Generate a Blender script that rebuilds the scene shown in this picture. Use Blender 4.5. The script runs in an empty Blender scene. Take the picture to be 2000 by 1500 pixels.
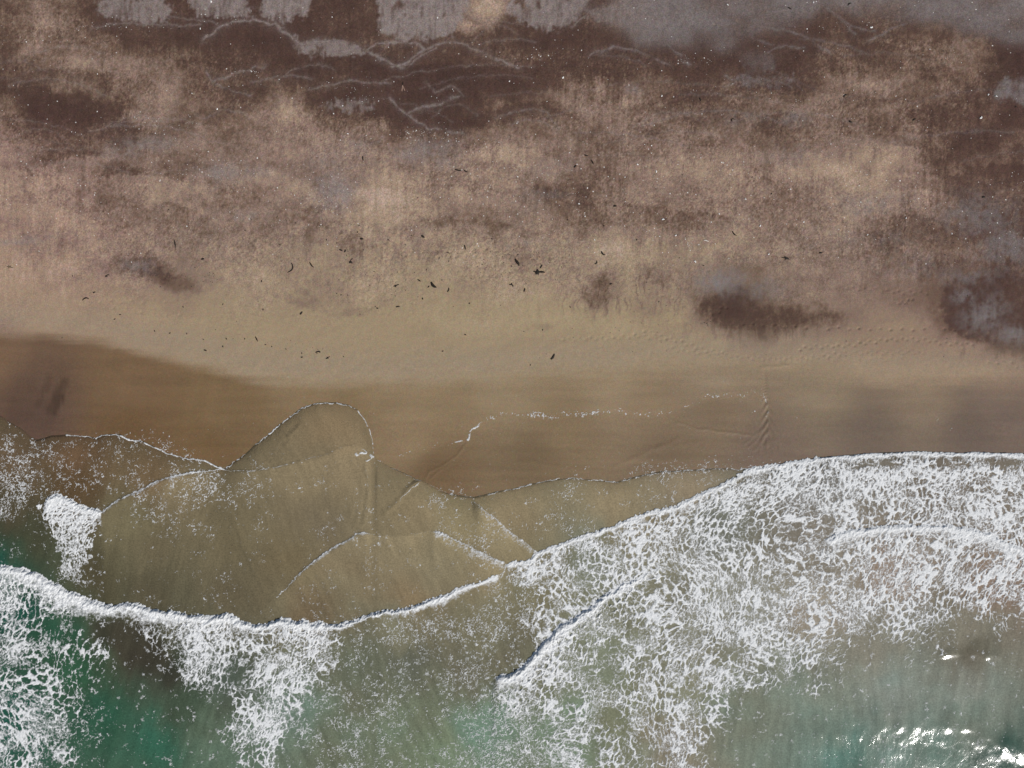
import bpy, math, random
import numpy as np

# ------------------------------------------------------------------ camera, sky, sun, exposure
scene = bpy.context.scene
CAM_H = 80.0
cam_data = bpy.data.cameras.new('camera')
cam_data.sensor_width = 36.0
cam_data.lens = 24.0
cam_data.clip_start = 0.5
cam_data.clip_end = 12000.0
cam = bpy.data.objects.new('camera', cam_data)
scene.collection.objects.link(cam)
cam.location = (0, 0, CAM_H)
cam.rotation_euler = (0, 0, 0)
scene.camera = cam

SUN_AZ = math.radians(-43.0)      # towards the lower right of the picture
SUN_EL = math.radians(43.0)
sun_dir = (math.cos(SUN_EL) * math.cos(SUN_AZ), math.cos(SUN_EL) * math.sin(SUN_AZ), math.sin(SUN_EL))

world = bpy.data.worlds.new('World')
scene.world = world
world.use_nodes = True
wn = world.node_tree.nodes
wl = world.node_tree.links
wn.clear()
sky = wn.new('ShaderNodeTexSky')
sky.sky_type = 'NISHITA'
sky.sun_disc = False
sky.sun_elevation = SUN_EL
sky.sun_rotation = math.atan2(sun_dir[0], sun_dir[1])
sky.air_density = 1.0
sky.dust_density = 1.5
bgn = wn.new('ShaderNodeBackground')
bgn.inputs['Strength'].default_value = 0.06
wout = wn.new('ShaderNodeOutputWorld')
wl.new(sky.outputs[0], bgn.inputs[0])
wl.new(bgn.outputs[0], wout.inputs[0])

sun_data = bpy.data.lights.new('sun', 'SUN')
sun_data.energy = 3.7
sun_data.angle = math.radians(0.53)
sun_data.color = (1.0, 0.965, 0.92)
sun = bpy.data.objects.new('sun', sun_data)
scene.collection.objects.link(sun)
sun.location = (sun_dir[0] * 200, sun_dir[1] * 200, sun_dir[2] * 200)
sun.rotation_euler = (math.pi / 2 - SUN_EL, 0, SUN_AZ + math.pi / 2)

scene.view_settings.view_transform = 'Standard'
scene.view_settings.look = 'None'
scene.view_settings.exposure = 0.0
scene.view_settings.gamma = 1.0
scene.view_settings.use_curve_mapping = False
scene.cycles.max_bounces = 6
scene.cycles.transparent_max_bounces = 8
scene.cycles.caustics_reflective = False
scene.cycles.caustics_refractive = False

# ------------------------------------------------------------------ helpers
PX = 0.06                              # metres of ground per survey unit; origin below the camera
F = np.float32


def U(x):
    return 1000.0 + x / PX


def V(y):
    return 750.0 - y / PX


def W(u, v):
    return ((u - 1000.0) * PX, (750.0 - v) * PX)


def lin(c):
    c = np.asarray(c, dtype=np.float64) / 255.0
    return np.where(c <= 0.04045, c / 12.92, ((c + 0.055) / 1.055) ** 2.4)


LIGHT = 1.0                            # irradiance / pi of the sunlit ground, measured on a test plane


def albedo(c):
    return lin(c) / LIGHT


def smooth(a, b, x):
    t = np.clip((x - a) / (b - a), 0, 1)
    return t * t * (3 - 2 * t)


def _hash(ix, iy, seed):
    h = (ix.astype(np.uint32) * np.uint32(374761393) + iy.astype(np.uint32) * np.uint32(668265263)
         + np.uint32((seed * 2246822519) & 0xffffffff))
    h = (h ^ (h >> np.uint32(13))) * np.uint32(1274126177)
    h = h ^ (h >> np.uint32(16))
    h = h * np.uint32(2654435761)
    h = h ^ (h >> np.uint32(15))
    return (h & np.uint32(0xffffff)).astype(F) / F(0xffffff)


def vn(x, y, seed=0):
    """value noise 0..1"""
    x = np.asarray(x, F)
    y = np.asarray(y, F)
    fx = np.floor(x)
    fy = np.floor(y)
    tx = x - fx
    ty = y - fy
    ix = fx.astype(np.int64) + 100000
    iy = fy.astype(np.int64) + 100000
    tx = tx * tx * tx * (tx * (tx * 6 - 15) + 10)
    ty = ty * ty * ty * (ty * (ty * 6 - 15) + 10)
    a = _hash(ix, iy, seed)
    b = _hash(ix + 1, iy, seed)
    c = _hash(ix, iy + 1, seed)
    d = _hash(ix + 1, iy + 1, seed)
    return (a + (b - a) * tx) * (1 - ty) + (c + (d - c) * tx) * ty


def fbm(x, y, seed=0, octv=4, gain=0.5):
    s = 0.0
    amp = 1.0
    tot = 0.0
    ca, sa = math.cos(0.6), math.sin(0.6)
    for k in range(octv):
        s = s + amp * vn(x, y, seed + 17 * k)
        tot += amp
        amp *= gain
        x, y = (x * ca - y * sa) * 2.03 + 3.1, (x * sa + y * ca) * 2.03 + 7.7
    return s / tot


def fbma(x, y, seed=0, octv=4, gain=0.5):
    """fbm without rotation, keeps the direction of a stretched pattern"""
    s = 0.0
    amp = 1.0
    tot = 0.0
    for k in range(octv):
        s = s + amp * vn(x, y, seed + 17 * k)
        tot += amp
        amp *= gain
        x, y = x * 2.03 + 3.1, y * 2.03 + 7.7
    return s / tot


def voro(x, y, seed=0, jit=0.95):
    """F1, F2 and the cell's random number of a jittered grid"""
    x = np.asarray(x, F)
    y = np.asarray(y, F)
    fx = np.floor(x)
    fy = np.floor(y)
    f1 = np.full(x.shape, 9.0, F)
    f2 = np.full(x.shape, 9.0, F)
    rid = np.zeros(x.shape, F)
    ix = fx.astype(np.int64) + 100000
    iy = fy.astype(np.int64) + 100000
    for dx in (-1, 0, 1):
        for dy in (-1, 0, 1):
            hx = _hash(ix + dx, iy + dy, seed)
            hy = _hash(ix + dx, iy + dy, seed + 91)
            px = fx + dx + 0.5 + (hx - 0.5) * jit
            py = fy + dy + 0.5 + (hy - 0.5) * jit
            d = np.sqrt((px - x) ** 2 + (py - y) ** 2)
            closer = d < f1
            f2 = np.where(closer, f1, np.minimum(f2, d))
            rid = np.where(closer, hx * 0.37 + hy * 0.63, rid)
            f1 = np.where(closer, d, f1)
    return f1, f2, rid


def gmap(rows, u, v, u0=25.0, v0=25.0, step=50.0):
    """smoothly interpolated survey grid, one digit per 3 m"""
    n = max(len(r) for r in rows)
    A = np.array([[float(ch) for ch in r.ljust(n, r[-1])] for r in rows], F)
    x = np.clip((u - u0) / step, 0, A.shape[1] - 1.001)
    y = np.clip((v - v0) / step, 0, A.shape[0] - 1.001)
    ix = x.astype(np.int32)
    iy = y.astype(np.int32)
    tx = x - ix
    ty = y - iy
    tx = tx * tx * (3 - 2 * tx)
    ty = ty * ty * (3 - 2 * ty)
    return ((A[iy, ix] * (1 - tx) + A[iy, ix + 1] * tx) * (1 - ty)
            + (A[iy + 1, ix] * (1 - tx) + A[iy + 1, ix + 1] * tx) * ty)


def idw(pts, u, v, power=3.0, soft=18.0):
    num = np.zeros(u.shape + (3,), F)
    den = np.zeros(u.shape, F)
    for (pu, pv, r, g, b) in pts:
        w = 1.0 / (((u - pu) ** 2 + (v - pv) ** 2 + soft * soft) ** (power / 2)) * 1e6
        c = lin((r, g, b))
        den += w
        for k in range(3):
            num[..., k] += w * c[k]
    return num / den[..., None]


def curve(pts):
    xs = np.array([p[0] for p in pts], float)
    ys = np.array([p[1] for p in pts], float)
    return lambda u: np.interp(u, xs, ys).astype(F)


def polydist(pts, u, v):
    """distance (survey units) to a polyline and the share of the way along it"""
    best = np.full(u.shape, 1e9, F)
    par = np.zeros(u.shape, F)
    seg = [math.hypot(pts[i + 1][0] - pts[i][0], pts[i + 1][1] - pts[i][1]) for i in range(len(pts) - 1)]
    tot = sum(seg)
    acc = 0.0
    for i in range(len(pts) - 1):
        ax, ay = pts[i]
        bx, by = pts[i + 1]
        L2 = max(seg[i] ** 2, 1e-6)
        t = np.clip(((u - ax) * (bx - ax) + (v - ay) * (by - ay)) / L2, 0, 1)
        d = np.hypot(u - (ax + t * (bx - ax)), v - (ay + t * (by - ay)))
        m = d < best
        best = np.where(m, d, best)
        par = np.where(m, (acc + t * seg[i]) / tot, par)
        acc += seg[i]
    return best, par


def local(pts, ua, va, reach):
    """index window of a rectilinear grid (ua ascending, va descending or ascending) round a polyline"""
    us = [p[0] for p in pts]
    vs = [p[1] for p in pts]
    i = np.where((ua > min(us) - reach) & (ua < max(us) + reach))[0]
    j = np.where((va > min(vs) - reach) & (va < max(vs) + reach))[0]
    if len(i) == 0 or len(j) == 0:
        return None
    return slice(j[0], j[-1] + 1), slice(i[0], i[-1] + 1)


def inside(poly, u, v):
    r = np.zeros(u.shape, bool)
    n = len(poly)
    for i in range(n):
        x1, y1 = poly[i]
        x2, y2 = poly[(i + 1) % n]
        if y1 == y2:
            continue
        c = ((y1 > v) != (y2 > v)) & (u < (x2 - x1) * (v - y1) / (y2 - y1) + x1)
        r ^= c
    return r


def tag(o, label=None, cat=None, group=None, kind=None):
    if label:
        o['label'] = label
    if cat:
        o['category'] = cat
    if group:
        o['group'] = group
    if kind:
        o['kind'] = kind
    return o


def link(o, parent=None):
    scene.collection.objects.link(o)
    if parent is not None:
        o.parent = parent
    return o


def fast_mesh(name, co, tris=None, quads=None):
    me = bpy.data.meshes.new(name)
    me.vertices.add(len(co))
    me.vertices.foreach_set('co', np.ascontiguousarray(co, F).ravel())
    idx = []
    start = []
    off = 0
    if quads is not None and len(quads):
        idx.append(np.asarray(quads, np.int32).ravel())
        start.append(np.arange(len(quads), dtype=np.int32) * 4 + off)
        off += len(quads) * 4
    if tris is not None and len(tris):
        idx.append(np.asarray(tris, np.int32).ravel())
        start.append(np.arange(len(tris), dtype=np.int32) * 3 + off)
        off += len(tris) * 3
    idx = np.concatenate(idx)
    start = np.concatenate(start)
    me.loops.add(len(idx))
    me.loops.foreach_set('vertex_index', idx)
    me.polygons.add(len(start))
    me.polygons.foreach_set('loop_start', start)
    me.update(calc_edges=True)
    me.validate()
    return me


def set_smooth(me):
    me.polygons.foreach_set('use_smooth', np.ones(len(me.polygons), bool))


def add_col(me, name, rgb):
    a = me.attributes.new(name, 'FLOAT_COLOR', 'POINT')
    c = np.ones((len(rgb), 4), F)
    c[:, :3] = rgb
    a.data.foreach_set('color', c.ravel())


def add_float(me, name, val):
    a = me.attributes.new(name, 'FLOAT', 'POINT')
    a.data.foreach_set('value', np.ascontiguousarray(val, F).ravel())


def stretch(lo, hi, step, far, grow=1.35):
    core = np.arange(lo, hi + step * 0.5, step)
    out = []
    s = step
    x = hi
    while x < far:
        s = min(s * grow, 600)
        x += s
        out.append(x)
    out2 = []
    s = step
    x = lo
    while x > -far:
        s = min(s * grow, 600)
        x -= s
        out2.append(x)
    return np.concatenate([np.array(out2[::-1]), core, np.array(out)])


def grid_quads(nx, ny):
    i = np.arange(nx - 1)
    j = np.arange(ny - 1)
    I, J = np.meshgrid(i, j)
    a = (J * nx + I).ravel()
    return np.stack([a, a + 1, a + nx + 1, a + nx], 1)


# ------------------------------------------------------------------ the survey: shorelines and wave fronts
OUTER = [(-400, 760), (-100, 790), (0, 812), (20, 825), (45, 840), (62, 855), (72, 860), (86, 857), (100, 852), (130, 850),
         (172, 853), (188, 857), (197, 851), (220, 849), (236, 850), (250, 858), (262, 861), (276, 862), (290, 868),
         (325, 885), (360, 895), (400, 900), (425, 912), (438, 917), (456, 904), (478, 888), (500, 868), (525, 850),
         (545, 830), (562, 819), (590, 797), (620, 788), (655, 787), (680, 792), (700, 803), (713, 820), (722, 840),
         (728, 862), (730, 885), (734, 896), (760, 912), (785, 923), (800, 930), (815, 938), (825, 940), (845, 950),
         (860, 960), (878, 966), (905, 970), (925, 972), (945, 968), (970, 961), (1000, 956), (1030, 948), (1055, 942),
         (1090, 936), (1120, 934), (1160, 938), (1195, 941), (1205, 942), (1230, 935), (1260, 928), (1290, 922),
         (1330, 920), (1370, 918), (1400, 915), (1425, 915), (1442, 918), (1452, 915), (1480, 912), (1500, 910),
         (1560, 900), (1600, 895), (1650, 890), (1700, 886), (1750, 884), (1790, 882), (1850, 884), (1880, 886),
         (1900, 883), (1950, 886), (2000, 886), (2100, 880), (2400, 900)]
FI = [(-400, 1180), (-150, 1140), (-40, 1114), (10, 1110), (25, 1113), (50, 1117), (70, 1120), (85, 1135), (110, 1145), (135, 1160), (160, 1172),
      (185, 1180), (210, 1187), (235, 1182), (270, 1182), (290, 1195), (330, 1197), (370, 1205), (420, 1207), (440, 1203),
      (470, 1215), (490, 1222), (510, 1225), (520, 1225), (530, 1218), (545, 1213), (590, 1217), (610, 1222), (650, 1222),
      (680, 1222), (700, 1213), (725, 1200), (760, 1195), (800, 1190), (820, 1183), (850, 1172), (865, 1170), (885, 1157),
      (910, 1148), (945, 1135), (960, 1130), (978, 1130)]
FH = [(985, 1104), (1010, 1100), (1035, 1099), (1050, 1082), (1075, 1072), (1100, 1062), (1150, 1045), (1200, 1028), (1250, 1010),
      (1280, 998), (1292, 998), (1330, 985), (1350, 973), (1390, 957), (1430, 937), (1445, 926), (1460, 920), (1490, 913),
      (1520, 908), (1560, 901), (1600, 896), (1650, 891), (1700, 887), (1750, 885), (1790, 883), (1850, 885), (1880, 887),
      (1900, 884), (1950, 887), (2000, 887), (2100, 881), (2400, 901)]
FJ = [(962, 1338), (968, 1330), (976, 1324), (1000, 1318), (1015, 1310), (1030, 1297), (1050, 1275), (1060, 1262), (1080, 1240),
      (1100, 1222), (1125, 1210), (1145, 1195), (1160, 1185), (1175, 1170), (1190, 1160), (1215, 1148), (1250, 1130), (1300, 1108), (1350, 1094)]
FK = [(1612, 1056), (1640, 1045), (1665, 1037), (1700, 1033), (1740, 1030), (1765, 1028), (1800, 1028), (1850, 1027), (1880, 1033),
      (1900, 1036), (1930, 1043), (1950, 1050), (1970, 1063), (1985, 1066), (2000, 1074), (2100, 1110), (2200, 1120)]
FE = [(84, 984), (95, 972), (110, 967), (125, 970), (140, 980), (155, 988), (175, 993), (197, 1001)]
FD = [(197, 1002), (210, 990), (230, 977), (250, 967), (275, 957), (290, 948), (310, 938), (340, 930), (370, 923), (400, 920), (432, 916)]
FF = [(500, 1200), (538, 1168), (553, 1155), (575, 1130), (590, 1115), (620, 1090), (640, 1076), (660, 1065), (680, 1055), (695, 1043), (708, 1040), (722, 1044), (760, 1048), (800, 1046), (835, 1037), (862, 1040), (880, 1050), (900, 1060), (930, 1075), (960, 1090), (985, 1100)]
FF1 = [(538, 1168), (553, 1155), (575, 1130), (590, 1115), (620, 1090), (640, 1076), (660, 1065), (680, 1055), (695, 1043), (708, 1040), (720, 1043)]
FF2 = [(845, 1038), (862, 1040), (880, 1050), (900, 1060), (930, 1075), (960, 1090), (985, 1100)]
FG = [(925, 980), (950, 1000), (970, 1015), (985, 1030), (1000, 1042), (1020, 1055), (1035, 1068), (1050, 1080)]
FC = [(438, 918), (470, 920), (500, 919), (550, 910), (585, 900), (615, 893), (640, 886), (660, 876), (680, 870), (695, 870), (710, 877), (722, 888), (729, 893)]
RIDGES = [([(728, 893), (716, 900), (715, 915), (720, 935), (720, 970), (714, 1000), (710, 1020), (700, 1035)], 0.05),
          ([(706, 925), (708, 950), (704, 985), (697, 1015), (685, 1040)], 0.035),
          ([(694, 940), (697, 965), (692, 990), (682, 1015)], 0.025),
          ([(826, 941), (810, 945), (795, 960), (780, 977), (765, 990), (745, 1012)], 0.06),
          ([(655, 912), (648, 930), (640, 950)], 0.02), ([(668, 905), (660, 925), (652, 945)], 0.02),
          ([(560, 855), (578, 842), (590, 830)], 0.02), ([(555, 895), (560, 870), (572, 850)], 0.015),
          ([(450, 1000), (470, 1060), (490, 1110), (520, 1165)], 0.05),
          ([(330, 1040), (370, 1100), (400, 1160)], 0.03),
          ([(1830, 1281), (1860, 1279), (1900, 1280), (1940, 1283), (1965, 1284)], 0.05),
          ([(1540, 1470), (1620, 1440), (1700, 1422), (1800, 1415), (1860, 1422), (1920, 1442), (1970, 1462), (2060, 1490)], 0.052)]
WETLINE = [(-400, 640), (0, 650), (100, 655), (200, 665), (300, 690), (400, 715), (450, 730), (520, 745), (650, 748), (800, 748),
           (900, 745), (1000, 735), (1100, 730), (1250, 722), (1400, 716), (1500, 718), (1600, 722), (1650, 735), (1720, 748),
           (1800, 750), (1900, 745), (2000, 745), (2400, 740)]
fOUT, fI, fH, fJ, fK, fE, fD, fF1, fF2, fG, fC, fWET, fFF = [curve(c) for c in (OUTER, FI, FH, FJ, FK, FE, FD, FF1, FF2, FG, FC, WETLINE, FF)]


def cosn(f, u):
    s = (f(u + 6.0) - f(u - 6.0)) / 12.0
    return 1.0 / np.sqrt(1.0 + s * s)


def behind(f, u, v, lump=0.0):
    """metres seaward of a front; lump adds an uneven edge"""
    return (v - f(u) + lump) * cosn(f, u) * PX


def span(u, a, b, ta, tb):
    return smooth(a, a + ta, u) * (1 - smooth(b - tb, b, u))


def sand_base(y):
    up = 0.018 * (y + 9.0)
    dn = 0.03 * (y + 9.0)
    z = np.where(y > -9.0, up, dn)
    z = np.where(y > 60, 0.018 * 69 + 3.0 * (1 - np.exp(-(y - 60) / 170.0)), z)
    return np.where(y < -60, -1.53 - 6.0 * (1 - np.exp((y + 60) / 400.0)), z)


# ------------------------------------------------------------------ tone of the sand (0 dark heavy-mineral sand .. 9 pale quartz sand)
TONE = ["5654322222222122226732233444444444444444",
        "5655333222222222233322222222222233456652",
        "4456665544443222222343334433444455566651",
        "4466556554554322221133555555665466666632",
        "5222356545665542223556667656566666666653",
        "7444555556666544445666666666655566665445",
        "7755566666666666555766666777766788875456",
        "7765666666666677776665556777776677755445",
        "7776666666665677666666677677766667665544",
        "8767777677777677777677787778776666554443",
        "8887655678888788888877888776556666554333",
        "8888877788887788888998878775345666554334",
        "7888888888888888899999999886334566776433",
        "8888888888888888888888888888777777777765",
        "8888888888888888888888888888888888888887"]
TONE_STOPS = [(0, (72, 54, 48)), (2, (87, 68, 58)), (4, (109, 89, 75)), (6, (133, 113, 98)), (8, (155, 136, 110)), (9, (161, 142, 115)), (10, (172, 152, 128))]
TONE_BLOBS = [(265, 515, 55, 22, -15, -2.2), (335, 545, 60, 20, -12, -2.6), (690, 482, 26, 20, 0, -2.4), (1168, 572, 24, 36, 0, -2.6), (1150, 600, 10, 30, 20, -1.5), (640, 408, 46, 8, 8, -2.0), (590, 590, 50, 9, -22, -1.6),
              (600, 575, 30, 6, -40, -1.2), (690, 612, 28, 10, 0, -1.4), (830, 440, 110, 12, 6, -1.3), (560, 440, 60, 10, 12, -1.2), (1010, 500, 40, 14, 0, -1.0), (1300, 540, 40, 16, -15, -1.6), (1250, 610, 30, 22, 0, -1.1),
              (1050, 640, 26, 7, 0, -1.2), (1420, 612, 60, 24, 0, -1.8), (1560, 615, 90, 18, 0, -1.0), (1415, 575, 40, 26, 0, -1.0), (1810, 300, 70, 40, 0, -1.4), (1550, 305, 50, 16, 0, -1.2), (160, 225, 95, 34, 8, -1.8),
              (90, 210, 40, 30, 0, -1.2), (1890, 600, 50, 40, 0, -1.6), (1960, 675, 60, 14, -18, -3.0), (1830, 625, 30, 24, 0, -1.4), (1180, 488, 46, 16, 0, 1.3), (1690, 318, 60, 22, 0, 1.4), (1560, 340, 60, 14, 0, 1.0),
              (60, 525, 120, 30, 0, .7), (270, 465, 34, 16, 0, .9), (1640, 165, 70, 16, 0, .9), (1230, 205, 60, 12, 0, .9), (955, 30, 26, 40, 0, 3.2), (945, 190, 12, 50, -6, 2.2), (90, 40, 16, 50, 24, 1.6), (150, 60, 24, 40, 0, 1.2),
              (160, 130, 70, 20, 10, 1.0), (330, 180, 40, 22, 40, 1.2), (560, 210, 60, 20, -35, 1.2), (1860, 100, 50, 34, 20, 1.2), (700, 235, 60, 30, 0, -1.2), (850, 235, 60, 26, 0, -1.6), (600, 130, 70, 24, 0, -1.2),
              (480, 80, 70, 18, 0, -1.0), (820, 150, 90, 30, 0, -1.4), (1060, 85, 70, 24, 0, -1.0), (1500, 120, 90, 20, 0, -1.4), (1970, 110, 40, 22, 0, -2.0), (1500, 178, 60, 6, 0, -1.6)]
TONE_POLYS = [([(1845, 560), (1890, 545), (2090, 530), (2090, 706), (2010, 690), (1960, 678), (1905, 662), (1868, 645), (1838, 610)], -2.6),
              ([(1385, 575), (1440, 562), (1500, 600), (1640, 608), (1660, 626), (1540, 640), (1440, 642), (1392, 632), (1370, 602)], -1.7),
              ([(330, 45), (600, 40), (1000, 55), (1010, 250), (880, 275), (720, 240), (560, 200), (430, 210), (350, 130)], -.7), ([(1000, 50), (1240, 85), (1560, 75), (1600, 120), (1540, 185), (1380, 160), (1180, 160), (1000, 150)], -.8),
              ([(60, 185), (120, 178), (200, 200), (250, 235), (300, 270), (240, 290), (150, 270), (75, 250)], -1.6),
              ([(560, 120), (700, 118), (960, 130), (950, 250), (840, 262), (720, 215), (600, 170)], -1.2),
              ([(1930, 70), (2090, 90), (2090, 150), (1940, 140)], -2.0)]
_r = random.Random(21)
for _k in range(60):
    _u = _r.uniform(-60, 2060)
    _v = _r.uniform(20, 360)
    _w = _r.uniform(40, 150)
    _h = _r.uniform(6, 30)
    _s = _r.uniform(-14, 14)
    ARCS_EXTRA = globals().setdefault('ARCS_EXTRA', [])
    ARCS_EXTRA.append(([(_u + _w * t, _v - _h * (1 - t * t) + _s * t) for t in (-1, -.7, -.35, 0, .35, .7, 1)], _r.uniform(2.5, 4.5), _r.uniform(.15, .42)))
GREY_BLOBS = [(300, 285, 60, 14, .45), (250, 300, 40, 12, .4), (430, 336, 45, 16, .55), (500, 340, 60, 14, .35), (655, 375, 40, 36, .6), (640, 320, 40, 30, .3), (700, 290, 40, 22, .25),
              (830, 300, 60, 20, .5), (870, 318, 30, 14, .4), (1050, 385, 60, 20, .25), (1230, 182, 16, 10, .45), (1400, 545, 46, 22, .6), (1480, 560, 50, 20, .35),
              (1700, 395, 70, 24, .35), (1780, 520, 90, 30, .25), (1900, 420, 80, 40, .4), (1960, 490, 60, 40, .5), (1880, 540, 60, 20, .35), (1925, 615, 40, 30, .55),
              (1975, 655, 34, 16, .55), (1885, 575, 26, 16, .45), (270, 520, 40, 16, .4), (40, 466, 60, 8, .45), (1020, 480, 40, 12, .2), (1550, 240, 30, 16, .4), (1440, 240, 50, 14, .25), (1540, 310, 60, 16, .25),
              (480, 420, 40, 10, .3), (1700, 470, 120, 20, .2), (1090, 330, 60, 14, .2)]
GREY_POLYS = [([(190, 14), (230, 4), (330, 8), (345, 30), (335, 50), (285, 52), (240, 46), (205, 34)], .85),
              ([(368, -60), (490, -60), (488, 8), (500, 46), (470, 42), (430, 38), (395, 40), (378, 22)], .95),
              ([(514, -60), (615, -60), (612, 25), (590, 42), (540, 46), (516, 40)], .95),
              ([(572, 84), (610, 90), (655, 84), (700, 94), (735, 108), (690, 112), (650, 116), (610, 114), (585, 104)], .85),
              ([(736, -60), (890, -60), (915, 14), (905, 40), (888, 78), (850, 82), (790, 84), (748, 70), (740, 30)], 1.0),
              ([(990, 18), (1040, 4), (1110, -60), (1150, 6), (1125, 50), (1090, 62), (1040, 62), (1004, 44)], .95),
              ([(1120, 30), (1190, 18), (1210, -60), (2060, -60), (2060, 96), (2000, 92), (1930, 82), (1872, 72), (1845, 54), (1790, 48), (1755, 44), (1690, 40),
                (1640, 30), (1600, 22), (1565, 44), (1530, 70), (1480, 66), (1440, 88), (1400, 106), (1345, 102), (1300, 86), (1265, 98), (1225, 84), (1200, 56), (1150, 40)], .9),
              ([(1425, 165), (1450, 148), (1480, 160), (1520, 155), (1556, 163), (1530, 172), (1480, 174), (1440, 176)], .8),
              ([(1930, 195), (1950, 160), (2060, 140), (2060, 215), (1990, 212)], .75),
              ([(640, 212), (670, 204), (715, 203), (742, 212), (715, 221), (680, 222)], .7),
              ([(1440, 110), (1500, 104), (1510, 145), (1450, 150)], .35)]
ARCS = [([(405, 85), (430, 65), (460, 52), (500, 48), (540, 55), (570, 75), (590, 95), (620, 90), (660, 88), (700, 97), (740, 118), (770, 132), (792, 138)], 5, .9),
        ([(768, 136), (800, 128), (820, 110), (850, 95), (880, 88), (905, 93), (940, 108), (980, 125), (1012, 140)], 5, .8),
        ([(780, 136), (806, 132), (828, 114), (852, 101)], 4, .7), ([(718, 106), (740, 92), (780, 88), (815, 92), (832, 104)], 4, .8),
        ([(606, 180), (640, 174), (690, 163), (720, 166), (765, 170)], 4, .55), ([(410, 144), (420, 165), (440, 160), (470, 150), (500, 140), (522, 135)], 4, .6),
        ([(424, 170), (460, 182), (494, 190)], 3, .5), ([(765, 198), (780, 215), (800, 228), (820, 245), (834, 253), (862, 258), (905, 266)], 5, .7),
        ([(800, 224), (830, 215), (860, 210), (880, 200), (897, 192)], 5, .7), ([(835, 165), (850, 187), (872, 178), (890, 175), (907, 192)], 4, .4),
        ([(688, 285), (706, 292), (730, 285), (748, 273)], 5, .5), ([(668, 263), (690, 287), (702, 312)], 5, .45),
        ([(968, 237), (1000, 222), (1040, 218), (1070, 225), (1092, 258)], 4, .45), ([(1000, 250), (1030, 238), (1060, 240), (1088, 260)], 4, .4),
        ([(1150, 112), (1200, 99), (1230, 103), (1270, 120), (1304, 132)], 5, .55), ([(1290, 85), (1318, 110), (1342, 132)], 5, .6),
        ([(1480, 60), (1520, 65), (1560, 76), (1590, 95), (1612, 110)], 5, .55), ([(1690, 88), (1730, 65), (1760, 53), (1800, 44)], 5, .5),
        ([(1488, 112), (1502, 104), (1530, 96), (1562, 100)], 4, .5), ([(1600, 18), (1632, 44), (1662, 74)], 5, .5), ([(1620, 30), (1655, 60), (1700, 66)], 4, .45),
        ([(380, 225), (400, 235), (420, 230), (440, 218), (470, 222), (492, 236)], 4, .4), ([(185, 62), (240, 55), (300, 55), (350, 58), (402, 56)], 4, .5),
        ([(330, 40), (370, 44), (410, 50), (440, 60)], 4, .4), ([(1410, 150), (1425, 162), (1460, 158)], 4, .6), ([(1115, 60), (1130, 48), (1160, 28), (1200, 22)], 4, .6),
        ([(1940, 196), (1960, 186), (1980, 196), (2020, 192)], 6, .7)]
WET_PTS = [(0, 700, 116, 92, 71), (60, 770, 104, 82, 67), (70, 800, 92, 72, 61), (250, 750, 119, 95, 70), (250, 840, 108, 84, 58), (450, 800, 121, 99, 71), (600, 765, 133, 112, 84),
           (800, 790, 140, 120, 92), (800, 860, 140, 119, 91), (1000, 770, 144, 125, 98), (1200, 760, 145, 126, 100), (1400, 745, 145, 127, 104), (1600, 760, 136, 119, 97),
           (1800, 785, 132, 114, 94), (1960, 775, 124, 106, 90), (1300, 880, 121, 102, 80), (1050, 900, 119, 100, 75), (850, 920, 117, 95, 69), (1700, 850, 112, 96, 82),
           (1900, 850, 106, 90, 78), (1500, 880, 117, 99, 84), (400, 880, 113, 90, 62), (1250, 800, 137, 117, 92), (1100, 840, 131, 111, 84), (1400, 800, 125, 106, 84),
           (650, 840, 121, 102, 73), (1960, 800, 114, 96, 84)]
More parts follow.
